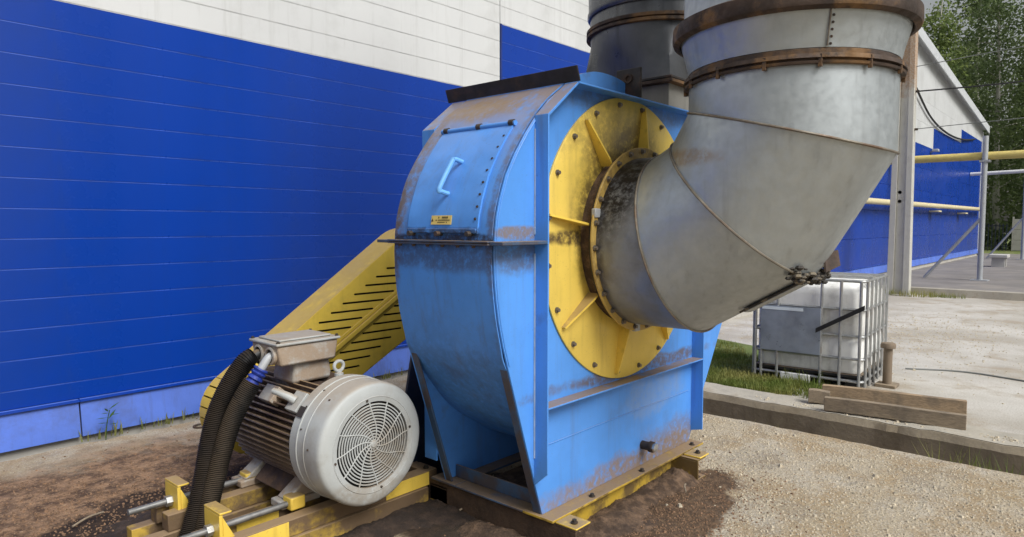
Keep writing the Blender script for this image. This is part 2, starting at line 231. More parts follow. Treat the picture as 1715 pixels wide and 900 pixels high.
# ------------------------------------------------------------------ mesh helpers
class MB:
    def __init__(s): s.v = []; s.f = []
    def add(s, vs, fs):
        k = len(s.v); s.v += [tuple(x) for x in vs]; s.f += [tuple(i + k for i in f) for f in fs]; return s
    def box(s, x0, x1, y0, y1, z0, z1):
        return s.add([(x0, y0, z0), (x1, y0, z0), (x1, y1, z0), (x0, y1, z0), (x0, y0, z1), (x1, y0, z1), (x1, y1, z1), (x0, y1, z1)],
                     [(0, 3, 2, 1), (4, 5, 6, 7), (0, 1, 5, 4), (1, 2, 6, 5), (2, 3, 7, 6), (3, 0, 4, 7)])
    def prism(s, poly, axis, a, b):       # poly of 2D points; axis 'Y' -> (x,z), 'X' -> (y,z), 'Z' -> (x,y)
        P = {'Y': lambda p, t: (p[0], t, p[1]), 'X': lambda p, t: (t, p[0], p[1]), 'Z': lambda p, t: (p[0], p[1], t)}[axis]
        n = len(poly); vs = [P(p, a) for p in poly] + [P(p, b) for p in poly]
        fs = [tuple(range(n)), tuple(range(2 * n - 1, n - 1, -1))] + [(i, n + i, n + (i + 1) % n, (i + 1) % n) for i in range(n)]
        return s.add(vs, fs)
    def sheet(s, curve, y0, y1, th):      # open XZ curve extruded along Y with a thickness towards its left normal
        n = len(curve); off = []
        for i in range(n):
            a = Vector(curve[max(0, i - 1)]); b = Vector(curve[min(n - 1, i + 1)]); t = (b - a).normalized(); off.append((curve[i][0] - t.y * th, curve[i][1] + t.x * th))
        vs = []
        for c in (curve, off):
            for y in (y0, y1): vs += [(p[0], y, p[1]) for p in c]
        A, B, C, D = 0, n, 2 * n, 3 * n; fs = []
        for i in range(n - 1):
            fs += [(A + i, A + i + 1, B + i + 1, B + i), (C + i, D + i, D + i + 1, C + i + 1), (A + i, C + i, C + i + 1, A + i + 1), (B + i, B + i + 1, D + i + 1, D + i)]
        fs += [(A, B, D, C), (A + n - 1, C + n - 1, D + n - 1, B + n - 1)]
        return s.add(vs, fs)
    def rings(s, rings, closed=True, cap0=False, cap1=False, loop=False):
        n = len(rings[0]); vs = [p for r in rings for p in r]; fs = []
        m = len(rings)
        for j in range(m if loop else m - 1):
            a, b = j * n, ((j + 1) % m) * n
            for i in range(n if closed else n - 1): fs.append((a + i, a + (i + 1) % n, b + (i + 1) % n, b + i))
        if cap0: fs.append(tuple(range(n - 1, -1, -1)))
        if cap1: fs.append(tuple((m - 1) * n + i for i in range(n)))
        return s.add(vs, fs)
    def lathe(s, prof, c, axis='Y', n=64, cap0=False, cap1=False, loop=False):     # prof: (radius, along)
        c = Vector(c); rs = []
        for r, t in prof:
            ring = []
            for i in range(n):
                a = 2 * PI * i / n; u, w = r * math.cos(a), r * math.sin(a)
                ring.append({'Y': (c.x + u, c.y + t, c.z + w), 'Z': (c.x + u, c.y + w, c.z + t), 'X': (c.x + t, c.y + u, c.z + w)}[axis])
            rs.append(ring)
        return s.rings(rs, True, cap0, cap1, loop)
    def tube(s, pts, rad, n=10, loop=False, caps=True):
        pts = [Vector(p) for p in pts]; m = len(pts); rs = []; prev = None
        for i, p in enumerate(pts):
            a = pts[(i - 1) % m] if (loop or i > 0) else p; b = pts[(i + 1) % m] if (loop or i < m - 1) else p
            t = (b - a).normalized()
            if prev is None:
                up = Vector((0, 0, 1)) if abs(t.z) < .9 else Vector((1, 0, 0)); x = t.cross(up).normalized()
            else: x = (prev - t * prev.dot(t)).normalized()
            prev = x; y = t.cross(x); r = rad(i / max(1, m - 1)) if callable(rad) else rad
            rs.append([p + (x * math.cos(2 * PI * k / n) + y * math.sin(2 * PI * k / n)) * r for k in range(n)])
        return s.rings(rs, True, caps and not loop, caps and not loop, loop)
    def hexbolt(s, c, d, r, h):
        c = Vector(c); d = Vector(d).normalized(); s.tube([c, c + d * h * .35], r * 1.5, 10); return s.tube([c + d * h * .35, c + d * h], r, 6)
def smooth(path, k=8):                    # Catmull-Rom
    P = [Vector(p) for p in path]; P = [2 * P[0] - P[1]] + P + [2 * P[-1] - P[-2]]; out = []
    for i in range(1, len(P) - 2):
        for j in range(k):
            t = j / k; a, b, c, d = P[i - 1], P[i], P[i + 1], P[i + 2]
            out.append(.5 * ((2 * b) + (c - a) * t + (2 * a - 5 * b + 4 * c - d) * t * t + (3 * b - a - 3 * c + d) * t ** 3))
    return out + [P[-2]]
def meshof(mb, name, m, org=(0, 0, 0), smoothdeg=35):
    me = bpy.data.meshes.new(name); o = Vector(org)
    me.from_pydata([Vector(v) - o for v in mb.v], [], mb.f); me.update()
    bm = bmesh.new(); bm.from_mesh(me); bmesh.ops.recalc_face_normals(bm, faces=bm.faces); bm.to_mesh(me); bm.free()
    me.materials.append(M[m] if isinstance(m, str) else m)
    if smoothdeg:
        me.shade_smooth(); me.set_sharp_from_angle(angle=R(smoothdeg))
    return me
COL = sc.collection
def tag(o, label=None, cat=None, group=None, kind=None):
    for k, v in (('label', label), ('category', cat), ('group', group), ('kind', kind)):
        if v: o[k] = v
    return o
def thing(name, loc, label, cat, group=None):
    o = bpy.data.objects.new(name, None); COL.objects.link(o); o.location = loc; o.empty_display_size = .1
    return tag(o, label, cat, group)
def org(p):
    v = Vector((0, 0, 0))
    while p is not None: v += Vector(p.location); p = p.parent
    return v
def obj(name, mb, m, parent=None, bev=0, sm=35, label=None, me=None):       # mb in layout coordinates
    me = me or meshof(mb, name, m, org(parent), sm)
    o = bpy.data.objects.new(name, me); COL.objects.link(o)
    if parent is not None: o.parent = parent
    if bev:
        b = o.modifiers.new('bevel', 'BEVEL'); b.width = bev; b.segments = 2; b.limit_method = 'ANGLE'; b.angle_limit = R(40)
    if label: o['label'] = label
    return o
def inst(name, me, parent, loc, rot=(0, 0, 0)):       # share mesh data between alike pieces (loc in layout coordinates)
    o = bpy.data.objects.new(name, me); COL.objects.link(o); o.parent = parent
    o.location = Vector(loc) - org(parent); o.rotation_euler = rot; return o
def struct(name, mb, m, sm=0):
    o = obj(name, mb, m, None, 0, sm); o['kind'] = 'structure'; return o
def holed(name, outer, holes, y, th, m, parent):      # flat XZ plate with holes, thickness along Y
    cu = bpy.data.curves.new(name, 'CURVE'); cu.dimensions = '2D'; cu.fill_mode = 'BOTH'; cu.extrude = th / 2
    for loop in [outer] + holes:
        sp = cu.splines.new('POLY'); sp.points.add(len(loop) - 1); sp.use_cyclic_u = True
        for i, p in enumerate(loop): sp.points[i].co = (p[0], p[1], 0, 1)
    tmp = bpy.data.objects.new('tmp', cu); COL.objects.link(tmp)
    dg = bpy.context.evaluated_depsgraph_get(); dg.update(); me = bpy.data.meshes.new_from_object(tmp.evaluated_get(dg))
    bpy.data.objects.remove(tmp); bpy.data.curves.remove(cu)
    me.transform(Matrix.Rotation(PI / 2, 4, 'X')); me.transform(Matrix.Translation(Vector((0, y + th / 2, 0)) - org(parent)))
    me.name = name; me.materials.clear(); me.materials.append(M[m])
    return obj(name, None, m, parent, me=me)

# ================================================================== SETTING
G2 = -.35; PF = -.15
def jag(x, k=6, amp=.02): return amp * (mnoise.noise(Vector((x * k, 3.1, 0))) + .6 * mnoise.noise(Vector((x * k * 3.7, 9.1, 0))))
# concrete slab under the fan: broken edges along the trench (X=5.84) and along the building wall
sl_m = MB(); ys = [-14 + i * .06 for i in range(int((6.22 + 14) / .06))] + [6.22]
edge = [(5.84 + jag(y, 2.0, .035), y) for y in ys]
xs = [5.8 - i * .06 for i in range(int((5.8 + 14) / .06))]
wedge = [(x, 6.09 + jag(x + 40, 2.2, .085)) for x in xs]
poly = [(-14, -14)] + edge[:-1] + wedge + [(-14, 6.2)]
n = len(poly)
top = [(p[0], p[1], 0) for p in poly]; mid = [(p[0] + (.012 if i and i <= len(edge) else 0), p[1], -.02) for i, p in enumerate(poly)]; bot = [(p[0] - .05, p[1] - .02, -.8) for p in poly]
vs = top + mid + bot
fs = [tuple(range(n))] + [(i, n + i, n + (i + 1) % n, (i + 1) % n) for i in range(n)] + [(n + i, 2 * n + i, 2 * n + (i + 1) % n, n + (i + 1) % n) for i in range(n)]
slab = struct('concrete_slab', MB().add(vs, fs), 'slab')
# the open drainage trench and its far kerb
struct('trench_floor', MB().box(5.2, 8.0, -30, 6.3, -.95, -.80), 'soil')
kb = MB(); kys = [-30 + i * .10 for i in range(364)]
prof = [(7.80, -.90), (7.79, -.40), (7.83, -.335), (8.30, -.325), (8.32, -.5)]
kb.rings([[(x + (jag(y, 1.8, .05) if j in (1, 2) else 0), y, z + (jag(y + 9, 2.2, .022) if j in (2, 3) else 0)) for j, (x, z) in enumerate(prof)] for y in kys], closed=False)
struct('trench_kerb', kb, 'trench', 20)
kt = MB(); kt.rings([[(7.85 + jag(y, 1.8, .05), y, -.329 + jag(y + 9, 2.2, .022)), (8.28, y, -.319 + jag(y + 9, 2.2, .022))] for y in kys], closed=False)
struct('kerb_top', kt, 'kerb', 20)
struct('yard_pavement', MB().box(8.29, 23.6, -40, 6.5, -1.2, G2), 'yard')
struct('ground', MB().box(-250, 300, -250, 300, -1.6, -1.21), 'forest')
# raised platform with a kerb
pk = MB(); pys = [-40 + i * .25 for i in range(185)]
pk.rings([[(23.25 + jag(y, .8, .06), y, G2 - .02), (23.28 + jag(y, .8, .06), y, PF + .01), (23.60, y, PF + .014), (23.62, y, PF - .1)] for y in pys], closed=False)
struct('platform_kerb', pk, 'kerb', 20)
struct('platform_pavement', MB().box(23.55, 55.0, -40, 6.5, -1.2, PF), 'platform')
struct('lawn', MB().box(55.0, 110, -60, 60, -1.2, PF - .03), 'lawn')

# ================================================================== BUILDING
WY = 6.36; ROW = .2355; JX = [-21.95, -14.85, -7.61, -.37, 6.87, 14.11, 21.35, 28.59, 35.83, 43.07, 50.31]
BLUE_TOP = [3.523, 3.523, 3.523, 3.523, 4.465, 4.465, 5.17, 5.17, 6.11, 6.82]
roofz = lambda x: 9.75 - .0875 * abs(x - 25.5)
bld = thing('warehouse_building', (14, WY, 0), 'long industrial hall clad in blue and white horizontal panels behind the fan', 'building')
def panel_mesh(L, h, m, grooves=1):
    pts = []
    for i in range(grooves):
        a, b = i * h / grooves, (i + 1) * h / grooves
        pts += [(-.022, a + .0025), (-.030, a + .006), (-.030, b - .006), (-.022, b - .0025)]
    poly = [(.03, 0.0)] + pts + [(.03, h - .0005)]
    return meshof(MB().prism(poly, 'X', 0, L - .014), 'wall_panel', m, (0, 0, 0), 0)
M['joint_glint'] = mat('joint_glint_blue', (.032, .090, .44, 1), .35, var=.5, vsc=2)  # highlight along the blue panel joints, painted as a paler colour
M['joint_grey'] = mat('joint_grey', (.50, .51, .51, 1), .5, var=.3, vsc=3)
def strip(x0, x1, z, m):  # added strip: painted highlight on blue panels, grey joint on white ones
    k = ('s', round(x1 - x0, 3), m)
    if k not in cache: cache[k] = meshof(MB().prism([(-.010, -.0052), (-.027, -.0044), (-.0290, -.0005), (-.027, .0042), (-.010, .0052)], 'X', 0, x1 - x0 - .014), 'joint_and_glint_strip', m, (0, 0, 0), 60)
    inst('joint_and_glint_strip', cache[k], bld, (x0 + .007, WY, z))
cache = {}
def pm(L, h, m, g):
    k = (round(L, 3), round(h, 3), m, g)
    if k not in cache: cache[k] = panel_mesh(L, h, m, g)
    return cache[k]
for i in range(len(JX) - 1):
    x0, x1 = JX[i], JX[i + 1]; L = x1 - x0; near = -8 < x0 < 8
    if near:
        z = BLUE_TOP[3] - 13 * ROW
        zs = [.318] + [z + ROW * k for k in range(0, 13 + 10)]; hs_ = [zs[k + 1] - zs[k] for k in range(len(zs) - 1)]
        for k in range(len(zs) - 1):
            m = 'wall_blue' if zs[k] < BLUE_TOP[i] - .05 else 'wall_white'
            inst('wall_panel', pm(L, hs_[k], m, 1), bld, (x0 + .007, WY, zs[k]))
            if k: strip(x0, x1, zs[k], 'joint_glint' if m == 'wall_blue' else 'joint_grey')
        z = zs[-1]
    else:
        z = .318; bt = BLUE_TOP[i]; nb = round((bt - z) / (ROW * 4)); hb = (bt - z) / nb
        for k in range(nb): inst('wall_panel', pm(L, hb, 'wall_blue', 1), bld, (x0 + .007, WY, z + k * hb))
        z = bt; hw = ROW * 4
        while z < 6.6:
            inst('wall_panel', pm(L, hw, 'wall_white', 1), bld, (x0 + .007, WY, z)); z += hw
    # gable panel up to the sloping eave
    pts = [(x0 + .007, z), (x1 - .007, z), (x1 - .007, roofz(x1)), (25.5, roofz(25.5)), (x0 + .007, roofz(x0))] if x0 < 25.5 < x1 else [(x0 + .007, z), (x1 - .007, z), (x1 - .007, roofz(x1)), (x0 + .007, roofz(x0))]
    obj('gable_panel', MB().prism(pts, 'Y', WY - .03, WY + .03), 'wall_white', bld)
# sloped blue flashing band over the foundation, in lengths with open joints
for i, (a, b_) in enumerate([(-22, -14.8), (-14.8, -8.2), (-8.2, -2.6), (-2.6, 1.735), (1.735, 6.9), (6.9, 12.8), (12.8, 18.7), (18.7, 24.6), (24.6, 30.5), (30.5, 36.4), (36.4, 42.3), (42.3, 50.31)]):
    obj('plinth_flashing', MB().prism([(WY - .045, .318), (WY - .020, .318), (WY - .06, .015), (WY - .085, .015)], 'X', a + .006, b_ - .006), 'plinth', bld)
    obj('drip_edge', MB().prism([(WY - .075, .300), (WY - .072, .312), (WY + .01, .322), (WY + .01, .312)], 'X', a + .002, b_ - .002), 'wall_blue', bld)
obj('foundation', MB().box(-22, 50.28, WY - .03, WY + .4, -.9, .0), 'foundation', bld)
obj('core', MB().box(-21.9, 50.2, WY + .04, WY + 24, -.5, 6.3), 'wall_white', bld)
rf = MB(); rf.prism([(-22.2, roofz(-22.2)), (25.5, roofz(25.5)), (50.7, roofz(50.7)), (50.7, roofz(50.7) + .16), (25.5, roofz(25.5) + .16), (-22.2, roofz(-22.2) + .16)], 'Y', WY - .30, WY + 24)
obj('roof', rf, 'trim', bld)
obj('fascia', MB().prism([(-22.2, roofz(-22.2) - .22), (25.5, roofz(25.5) - .22), (50.7, roofz(50.7) - .22), (50.7, roofz(50.7) + .20), (25.5, roofz(25.5) + .20), (-22.2, roofz(-22.2) + .20)], 'Y', WY - .36, WY - .31), 'trim', bld)
obj('corner_trim', MB().box(50.30, 50.75, WY - .06, WY + .3, .0, roofz(50.6) - .1), 'trim', bld)
for x in JX[1:-1]:
    obj('vertical_joint', MB().box(x - .007, x + .007, WY - .012, WY + .03, .318, min(roofz(x), 9.5) - .05), 'wall_blue' if x > 7 or x < 0 else 'wall_white', bld)
obj('vertical_joint', MB().box(6.872, 6.905, WY - .040, WY - .026, 3.53, 4.465), mat('joint_dark_blue', (.006, .025, .16, 1), .5), bld, label='dark blue vertical joint strip at the step in the wall colours')
lamp = thing('wall_lamp', (35.3, WY - .2, 5.0), 'small grey floodlight on the far blue wall above the yellow pipe', 'lamp')
obj('housing', MB().box(35.15, 35.45, WY - .35, WY - .10, 5.0, 5.12), 'greysteel', lamp, .02)
obj('arm', MB().box(35.27, 35.33, WY - .12, WY - .02, 4.98, 5.06), 'greysteel', lamp)

# ================================================================== CENTRIFUGAL FAN
yN, yF, yR0, yR1 = 2.28, 3.06, 2.19, 3.17; FC = (3.645, 1.659); ZB = .165
fan = thing('centrifugal_fan', (3.645, 2.67, 0), 'big dirty light blue centrifugal fan housing with round yellow inlet plate', 'industrial fan')
arcL = [(2.53, 1.03), (2.495, 1.14), (2.464, 1.265), (2.445, 1.381), (2.434, 1.485), (2.431, 1.60), (2.437, 1.70), (2.449, 1.79), (2.474, 1.88), (2.520, 2.0), (2.590, 2.115), (2.670, 2.222), (2.747, 2.310), (2.86, 2.415), (3.0, 2.512)]
side = [(2.811, ZB)] + arcL + [(5.10, 2.52), (5.10, 1.25), (5.06, 1.0), (4.515, ZB)]
obj('side_panel', MB().prism(side, 'Y', yN, yN + .012), 'fan_side', fan, .002)
obj('side_panel', MB().prism(side, 'Y', yF - .012, yF), 'fan_blue', fan, .002)
low = [(5.1, 2.52), (5.1, 1.7), (5.05, 1.3), (4.8, .86), (4.4, .53), (4.0, .37), (3.6, .33), (3.28, .375), (3.08, .483), (2.844, .643), (2.66, .856)]
spiral = [Vector(p + (0,)) for p in [(3.0, 2.512)] + arcL[::-1][1:] + [low[-1]]] + [Vector(p + (0,)) for p in low[::-1][1:]]
sp = [(p.x, p.y) for p in smooth(spiral, 6)]
obj('scroll_casing', MB().sheet(sp, yN + .013, yF - .013, -.008), 'fan_scroll', fan)
hump = smooth([Vector((3.0, 2.512, 0)), Vector((3.15, 2.585, 0)), Vector((3.35, 2.63, 0)), Vector((3.6, 2.615, 0)), Vector((3.85, 2.53, 0)), Vector((4.19, 2.38, 0))], 6)
obj('cutoff_casing', MB().prism([(p.x, p.y + .012) for p in hump] + [(4.19, 2.30), (3.02, 2.30)], 'Y', yN + .0135, yF - .0135), 'fan_blue', fan)
# frame ribs standing proud of both side panels
for (ya, yb, far) in ((yR0, yN, 0), (yF, yR1, 1)):
    obj('vertical_rib', MB().prism([(ya, .43 if not far else .3), (yb, .35 if not far else .3), (yb, 2.318), (ya, 2.318)], 'X', 2.742, 2.752), 'fan_blue', fan, .002)
    obj('vertical_rib', MB().prism([(ya, .26), (yb, .24), (yb, 2.3), (ya, 2.3)], 'X', 4.546, 4.556), 'fan_blue', fan, .002)
    obj('corner_rib', MB().prism([(2.742, 2.319), (2.752, 2.308), (3.004, 2.508), (2.998, 2.519)], 'Y', ya, yb), 'fan_blue', fan, .002)
    obj('top_rib', MB().box(3.006, 4.62, ya, yb, 2.512, 2.522), 'fan_blue', fan, .002)
    obj('shelf_rib', MB().box(2.754, 4.545, ya, yb, .775, .785), 'fan_side', fan, .002)
    obj('middle_flange', MB().box(2.395, 2.741, ya, yb, 1.650, 1.668), 'fan_edge', fan, .003)
mf = MB(); mf.box(2.385, 2.436, yN - .0, yF + .0, 1.648, 1.657); mf.box(2.382, 2.436, yN, yF, 1.660, 1.670)
obj('middle_flange', mf, 'fan_edge', fan, .002)
bolt_me = meshof(MB().hexbolt((0, 0, 0), (0, -1, 0), .011, .020), 'bolt', 'bolt_grey', (0, 0, 0), 30)
bz = meshof(MB().hexbolt((0, 0, 0), (0, 0, -1), .010, .014), 'bolt', 'bolt_dark', (0, 0, 0), 30)
for k in range(1, 7): inst('bolt', bz, fan, (2.402, 2.28 + k * .115, 1.648))
obj('top_flange', MB().prism([(3.003, 2.525), (3.014, 2.525), (2.986, 2.602), (2.975, 2.602)], 'Y', yR0 - .005, 3.215), 'soot_plate', fan, .002, label='soot blackened upright flange plate on the housing top')
lug = obj('lifting_lug', MB().box(3.628, 3.646, 2.185, 2.36, 2.523, 2.705), 'soot_plate', fan, .004)
obj('lug_hole', MB().lathe([(.028, -.012), (.028, 0), (.017, 0), (.017, -.012)], (3.630, 2.27, 2.645), 'X', 20, loop=True), 'rust', lug)
# inward leg flanges and open front sill
for (ya, yb) in ((yN + .013, yN + .062), (yF - .062, yF - .013)):
    obj('leg_flange', MB().prism([(2.528, 1.03), (2.540, 1.03), (2.823, ZB), (2.809, ZB)], 'Y', ya, yb), 'fan_edge', fan, .002)
bp = MB(); bp.box(2.785, 4.56, 2.185, 2.40, .150, ZB); obj('base_plate', bp, 'yellow_dirty', fan, .003, label='dusty base flange along the inlet side of the fan')
obj('base_plate', MB().box(2.785, 4.56, 2.95, 3.16, .150, ZB), 'fan_edge', fan, .003)
obj('front_sill', MB().box(2.785, 2.90, 2.402, 2.948, .151, ZB - .002), 'fan_edge', fan, .003)
obj('front_sill_angle', MB().box(2.885, 2.897, 2.30, 3.04, ZB, .245), 'fan_edge', fan, .002)
obj('inner_floor', MB().box(2.9, 4.56, 2.402, 2.948, .10, .12), 'soil', fan)
# yellow base channels
def channel(x0, x1, y0, y1, z0, z1, t=.012, along='X'):
    b = MB()
    if along == 'X':
        b.box(x0, x1, y0, y1, z1 - t, z1); b.box(x0, x1, y0, y1, z0, z0 + t); b.box(x0, x1, y1 - t, y1, z0 + t, z1 - t)
    else:
        b.box(x0, x1, y0, y1, z1 - t, z1); b.box(x0, x1, y0, y1, z0, z0 + t); b.box(x0, x0 + t, y0, y1, z0 + t, z1 - t)
    return b
obj('base_channel', channel(2.92, 4.22, 2.20, 2.27, 0, .149), 'yellow_dirty', fan, .003)
obj('base_channel', channel(2.80, 2.915, 2.045, 3.2, 0, .1485, .012, 'Y'), 'clay_caked', fan, .003)
obj('base_channel', channel(4.225, 4.345, 2.06, 3.2, 0, .1485, .012, 'Y'), 'yellow_dirty', fan, .003)
obj('foot_cap', MB().box(2.80, 2.93, 2.040, 2.18, .1495, .160), 'yellow', fan, .004, label='bright yellow foot plate at the near corner')
obj('foot_cap', MB().box(4.25, 4.38, 2.055, 2.18, .1495, .162), 'yellow', fan, .004)
for (x, y) in ((2.85, 2.09), (4.32, 2.11), (4.45, 2.22), (3.75, 2.215), (3.2, 2.22)): inst('bolt', meshof(MB().hexbolt((0, 0, 0), (0, 0, 1), .013, .02), 'bolt', 'bolt_dark', (0, 0, 0), 30), fan, (x, y, .163))
dp = obj('drain_plug', MB().lathe([(.028, 0), (.028, -.06), (.036, -.06), (.036, -.085), (.022, -.088)], (3.856, yN, .30), 'Y', 18, False, True), 'rust', fan)
obj('plug_cap', MB().lathe([(.030, -.0885), (.030, -.105), (.018, -.11)], (3.856, yN, .30), 'Y', 6, True, True), 'zinc', dp)
obj('weld_seam', MB().tube([(2.76, yN - .001, .545), (3.3, yN - .001, .548), (4.5, yN - .001, .545)], .004, 6), 'fan_side', fan)
obj('weld_seam', MB().tube([(x + .012, yN - .001, z) for x, z in arcL], .0045, 6), 'fan_side', fan)
obj('weld_seam', MB().tube([(2.7405, yN - .002, .5), (2.7405, yN - .002, 1.6)], .0055, 6), 'fan_pale', fan)
obj('weld_seam', MB().tube([(2.7405, yN - .002, 1.70), (2.7405, yN - .002, 2.25)], .0045, 6), 'fan_pale', fan)

# --- yellow inlet plate with gussets, bolts and flange
disc = obj('inlet_plate', MB().lathe([(.50, 0), (.50, -.014), (.858, -.014), (.864, -.010), (.864, 0)], (FC[0], yN - .001, FC[1]), 'Y', 128, loop=True), 'yellow_disc', fan, 0)
disc.data.transform(Matrix.Translation(-(Vector((FC[0], yN, FC[1])) - org(fan)))); disc.location = Vector((FC[0], yN, FC[1])) - org(fan)
def rad(a, r, y): return (FC[0] + r * math.cos(a), y, FC[1] + r * math.sin(a))
pr = [(.530, .015), (.835, .015), (.835, .040), (.575, .088), (.530, .088)]
gmm = MB().add([(r, -h, -.006) for r, h in pr] + [(r, -h, .006) for r, h in pr], [(0, 1, 2, 3, 4), (9, 8, 7, 6, 5)] + [(i, 5 + i, 5 + (i + 1) % 5, (i + 1) % 5) for i in range(5)])
gme = meshof(gmm, 'gusset', 'yellow', (0, 0, 0), 0)
for k in range(8):
    a = R(80 + 45 * k); o = bpy.data.objects.new('gusset', gme); COL.objects.link(o); o.parent = disc; o.rotation_euler = (0, -a, 0)
for k in range(20):
    a = R(9 + 18 * k); o = bpy.data.objects.new('bolt', bolt_me); COL.objects.link(o); o.parent = disc; o.location = (.822 * math.cos(a), -.015, .822 * math.sin(a))
obj('inlet_collar', MB().lathe([(.512, -.012), (.512, -.108)], (FC[0], yN, FC[1]), 'Y', 96), 'soil', fan)
fl2 = obj('inlet_flange', MB().lathe([(.495, -.109), (.555, -.109), (.558, -.112), (.558, -.120), (.555, -.123), (.495, -.123)], (FC[0], yN, FC[1]), 'Y', 128, loop=True), 'flange_tan', fan)
obj('gasket', MB().lathe([(.495, -.0965), (.550, -.0965), (.550, -.1085), (.495, -.1085)], (FC[0], yN, FC[1]), 'Y', 96, loop=True), 'soot_plate', fl2)
for k in range(24):
    a = R(4 + 15 * k); inst('bolt', bolt_me, fl2, rad(a, .534, yN - .123))
for k in range(2):
    a = R((163, 262)[k]); c = Vector(rad(a, .535, yN - .115)); obj('clamp', MB().box(c.x - .026, c.x + .026, c.y - .018, c.y + .012, c.z - .026, c.z + .026), 'greysteel', fl2, .006)

# --- access door on the scroll
def scroll_at(z):
    for i in range(len(arcL) - 1):
        if arcL[i][1] <= z <= arcL[i + 1][1]:
            t = (z - arcL[i][1]) / (arcL[i + 1][1] - arcL[i][1]); return arcL[i][0] + t * (arcL[i + 1][0] - arcL[i][0])
    return 2.6
zs = [1.705 + i * (2.275 - 1.705) / 24 for i in range(25)]
dc = [(scroll_at(z) - .010, z) for z in zs]
M['door_blue'] = fan_mat('fan_blue_door', (((-1.1, .2, 1.715), (.3, .8, .03), (.03, .025, .02, 1), .8, .6),), .16, .2, .3)
door = obj('access_door', MB().sheet([(x, z) for x, z in dc], 2.385, 2.925, .012), 'door_blue', fan)
for (ya, yb) in ((2.367, 2.384), (2.926, 2.943)): obj('door_rim', MB().sheet([(scroll_at(z) - .002, z) for z in zs], ya, yb, .007), 'fan_scroll', fan)
hz = 2.285; hx = scroll_at(hz) - .026
obj('hinge_bar', MB().tube([(hx, 2.375, hz), (hx, 2.94, hz)], .015, 12), 'door_blue', door)
for y in (2.40, 2.64, 2.90): obj('hinge_knuckle', MB().tube([(hx - .001, y - .016, hz + .003), (hx - .001, y + .016, hz + .003)], .018, 12), 'bolt_dark', door)
lz = 1.725; lx = scroll_at(lz) - .026
obj('lower_lip', MB().box(lx - .006, lx + .014, 2.39, 2.92, lz - .016, lz + .006), 'door_blue', door, .003)
for y in (2.43, 2.66, 2.88): obj('latch_stud', MB().tube([(lx - .03, y, lz - .02), (lx + .02, y, lz - .02)], .014, 8), 'bolt_dark', door)
for k in range(8):
    z = 1.78 + k * .062; inst('rivet', meshof(MB().hexbolt((0, 0, 0), (-1, 0, 0), .005, .008), 'rivet', 'bolt_dark', (0, 0, 0), 30), door, (scroll_at(z) - .022, 2.405, z))
h0, h1 = 1.925, 2.085
hp = smooth([Vector((scroll_at(h1) - .02, 2.625, h1)), Vector((scroll_at(h1) - .075, 2.628, h1 + .012)), Vector((scroll_at(h1) - .088, 2.632, h1)), Vector((scroll_at(h0) - .085, 2.648, h0 + .016)), Vector((scroll_at(h0) - .072, 2.648, h0)), Vector((scroll_at(h0) - .02, 2.645, h0 - .012))], 5)
M['handle_blue'] = mat('handle_blue', (.16, .42, .82, 1), .4, var=.1)
obj('handle', MB().tube(hp, .013, 10), 'handle_blue', door)
def on_door(y, z, off): return Vector((scroll_at(z) - .0235 - off, y, z))
z0, z1 = 1.757, 1.800
def dplate(ya, yb, za, zb, off, m, name, par):
    return obj(name, MB().add([on_door(ya, za, off), on_door(yb, za, off), on_door(yb, zb, off), on_door(ya, zb, off), on_door(ya, za, off - .003), on_door(yb, za, off - .003), on_door(yb, zb, off - .003), on_door(ya, zb, off - .003)], [(0, 1, 2, 3), (7, 6, 5, 4), (0, 4, 5, 1), (1, 5, 6, 2), (2, 6, 7, 3), (3, 7, 4, 0)]), m, par, 0, 0)
lab = dplate(2.575, 2.730, 1.752, 1.800, .004, 'lab_yellow', 'warning_label', door); lab['label'] = 'small yellow warning sticker low on the access door'
random.seed(3)
def textrow(za, zb, ya, yb, n):
    b = MB(); w = (yb - ya) / n
    for k in range(n):
        if random.random() < .12: continue
        y = ya + k * w; P = [on_door(y + w * .12, za, .0055), on_door(y + w * .85, za, .0055), on_door(y + w * .85, zb, .0055), on_door(y + w * .12, zb, .0055)]; b.add(P, [(0, 1, 2, 3)])
    obj('label_print', b, 'ink', lab, 0, 0)
textrow(1.784, 1.794, 2.600, 2.675, 8); textrow(1.772, 1.778, 2.585, 2.695, 16); textrow(1.761, 1.766, 2.605, 2.680, 9)
obj('label_symbol', MB().add([on_door(2.727, 1.768, .0055), on_door(2.711, 1.768, .0055), on_door(2.719, 1.786, .0055)], [(0, 1, 2)]), 'ink', lab, 0, 0)

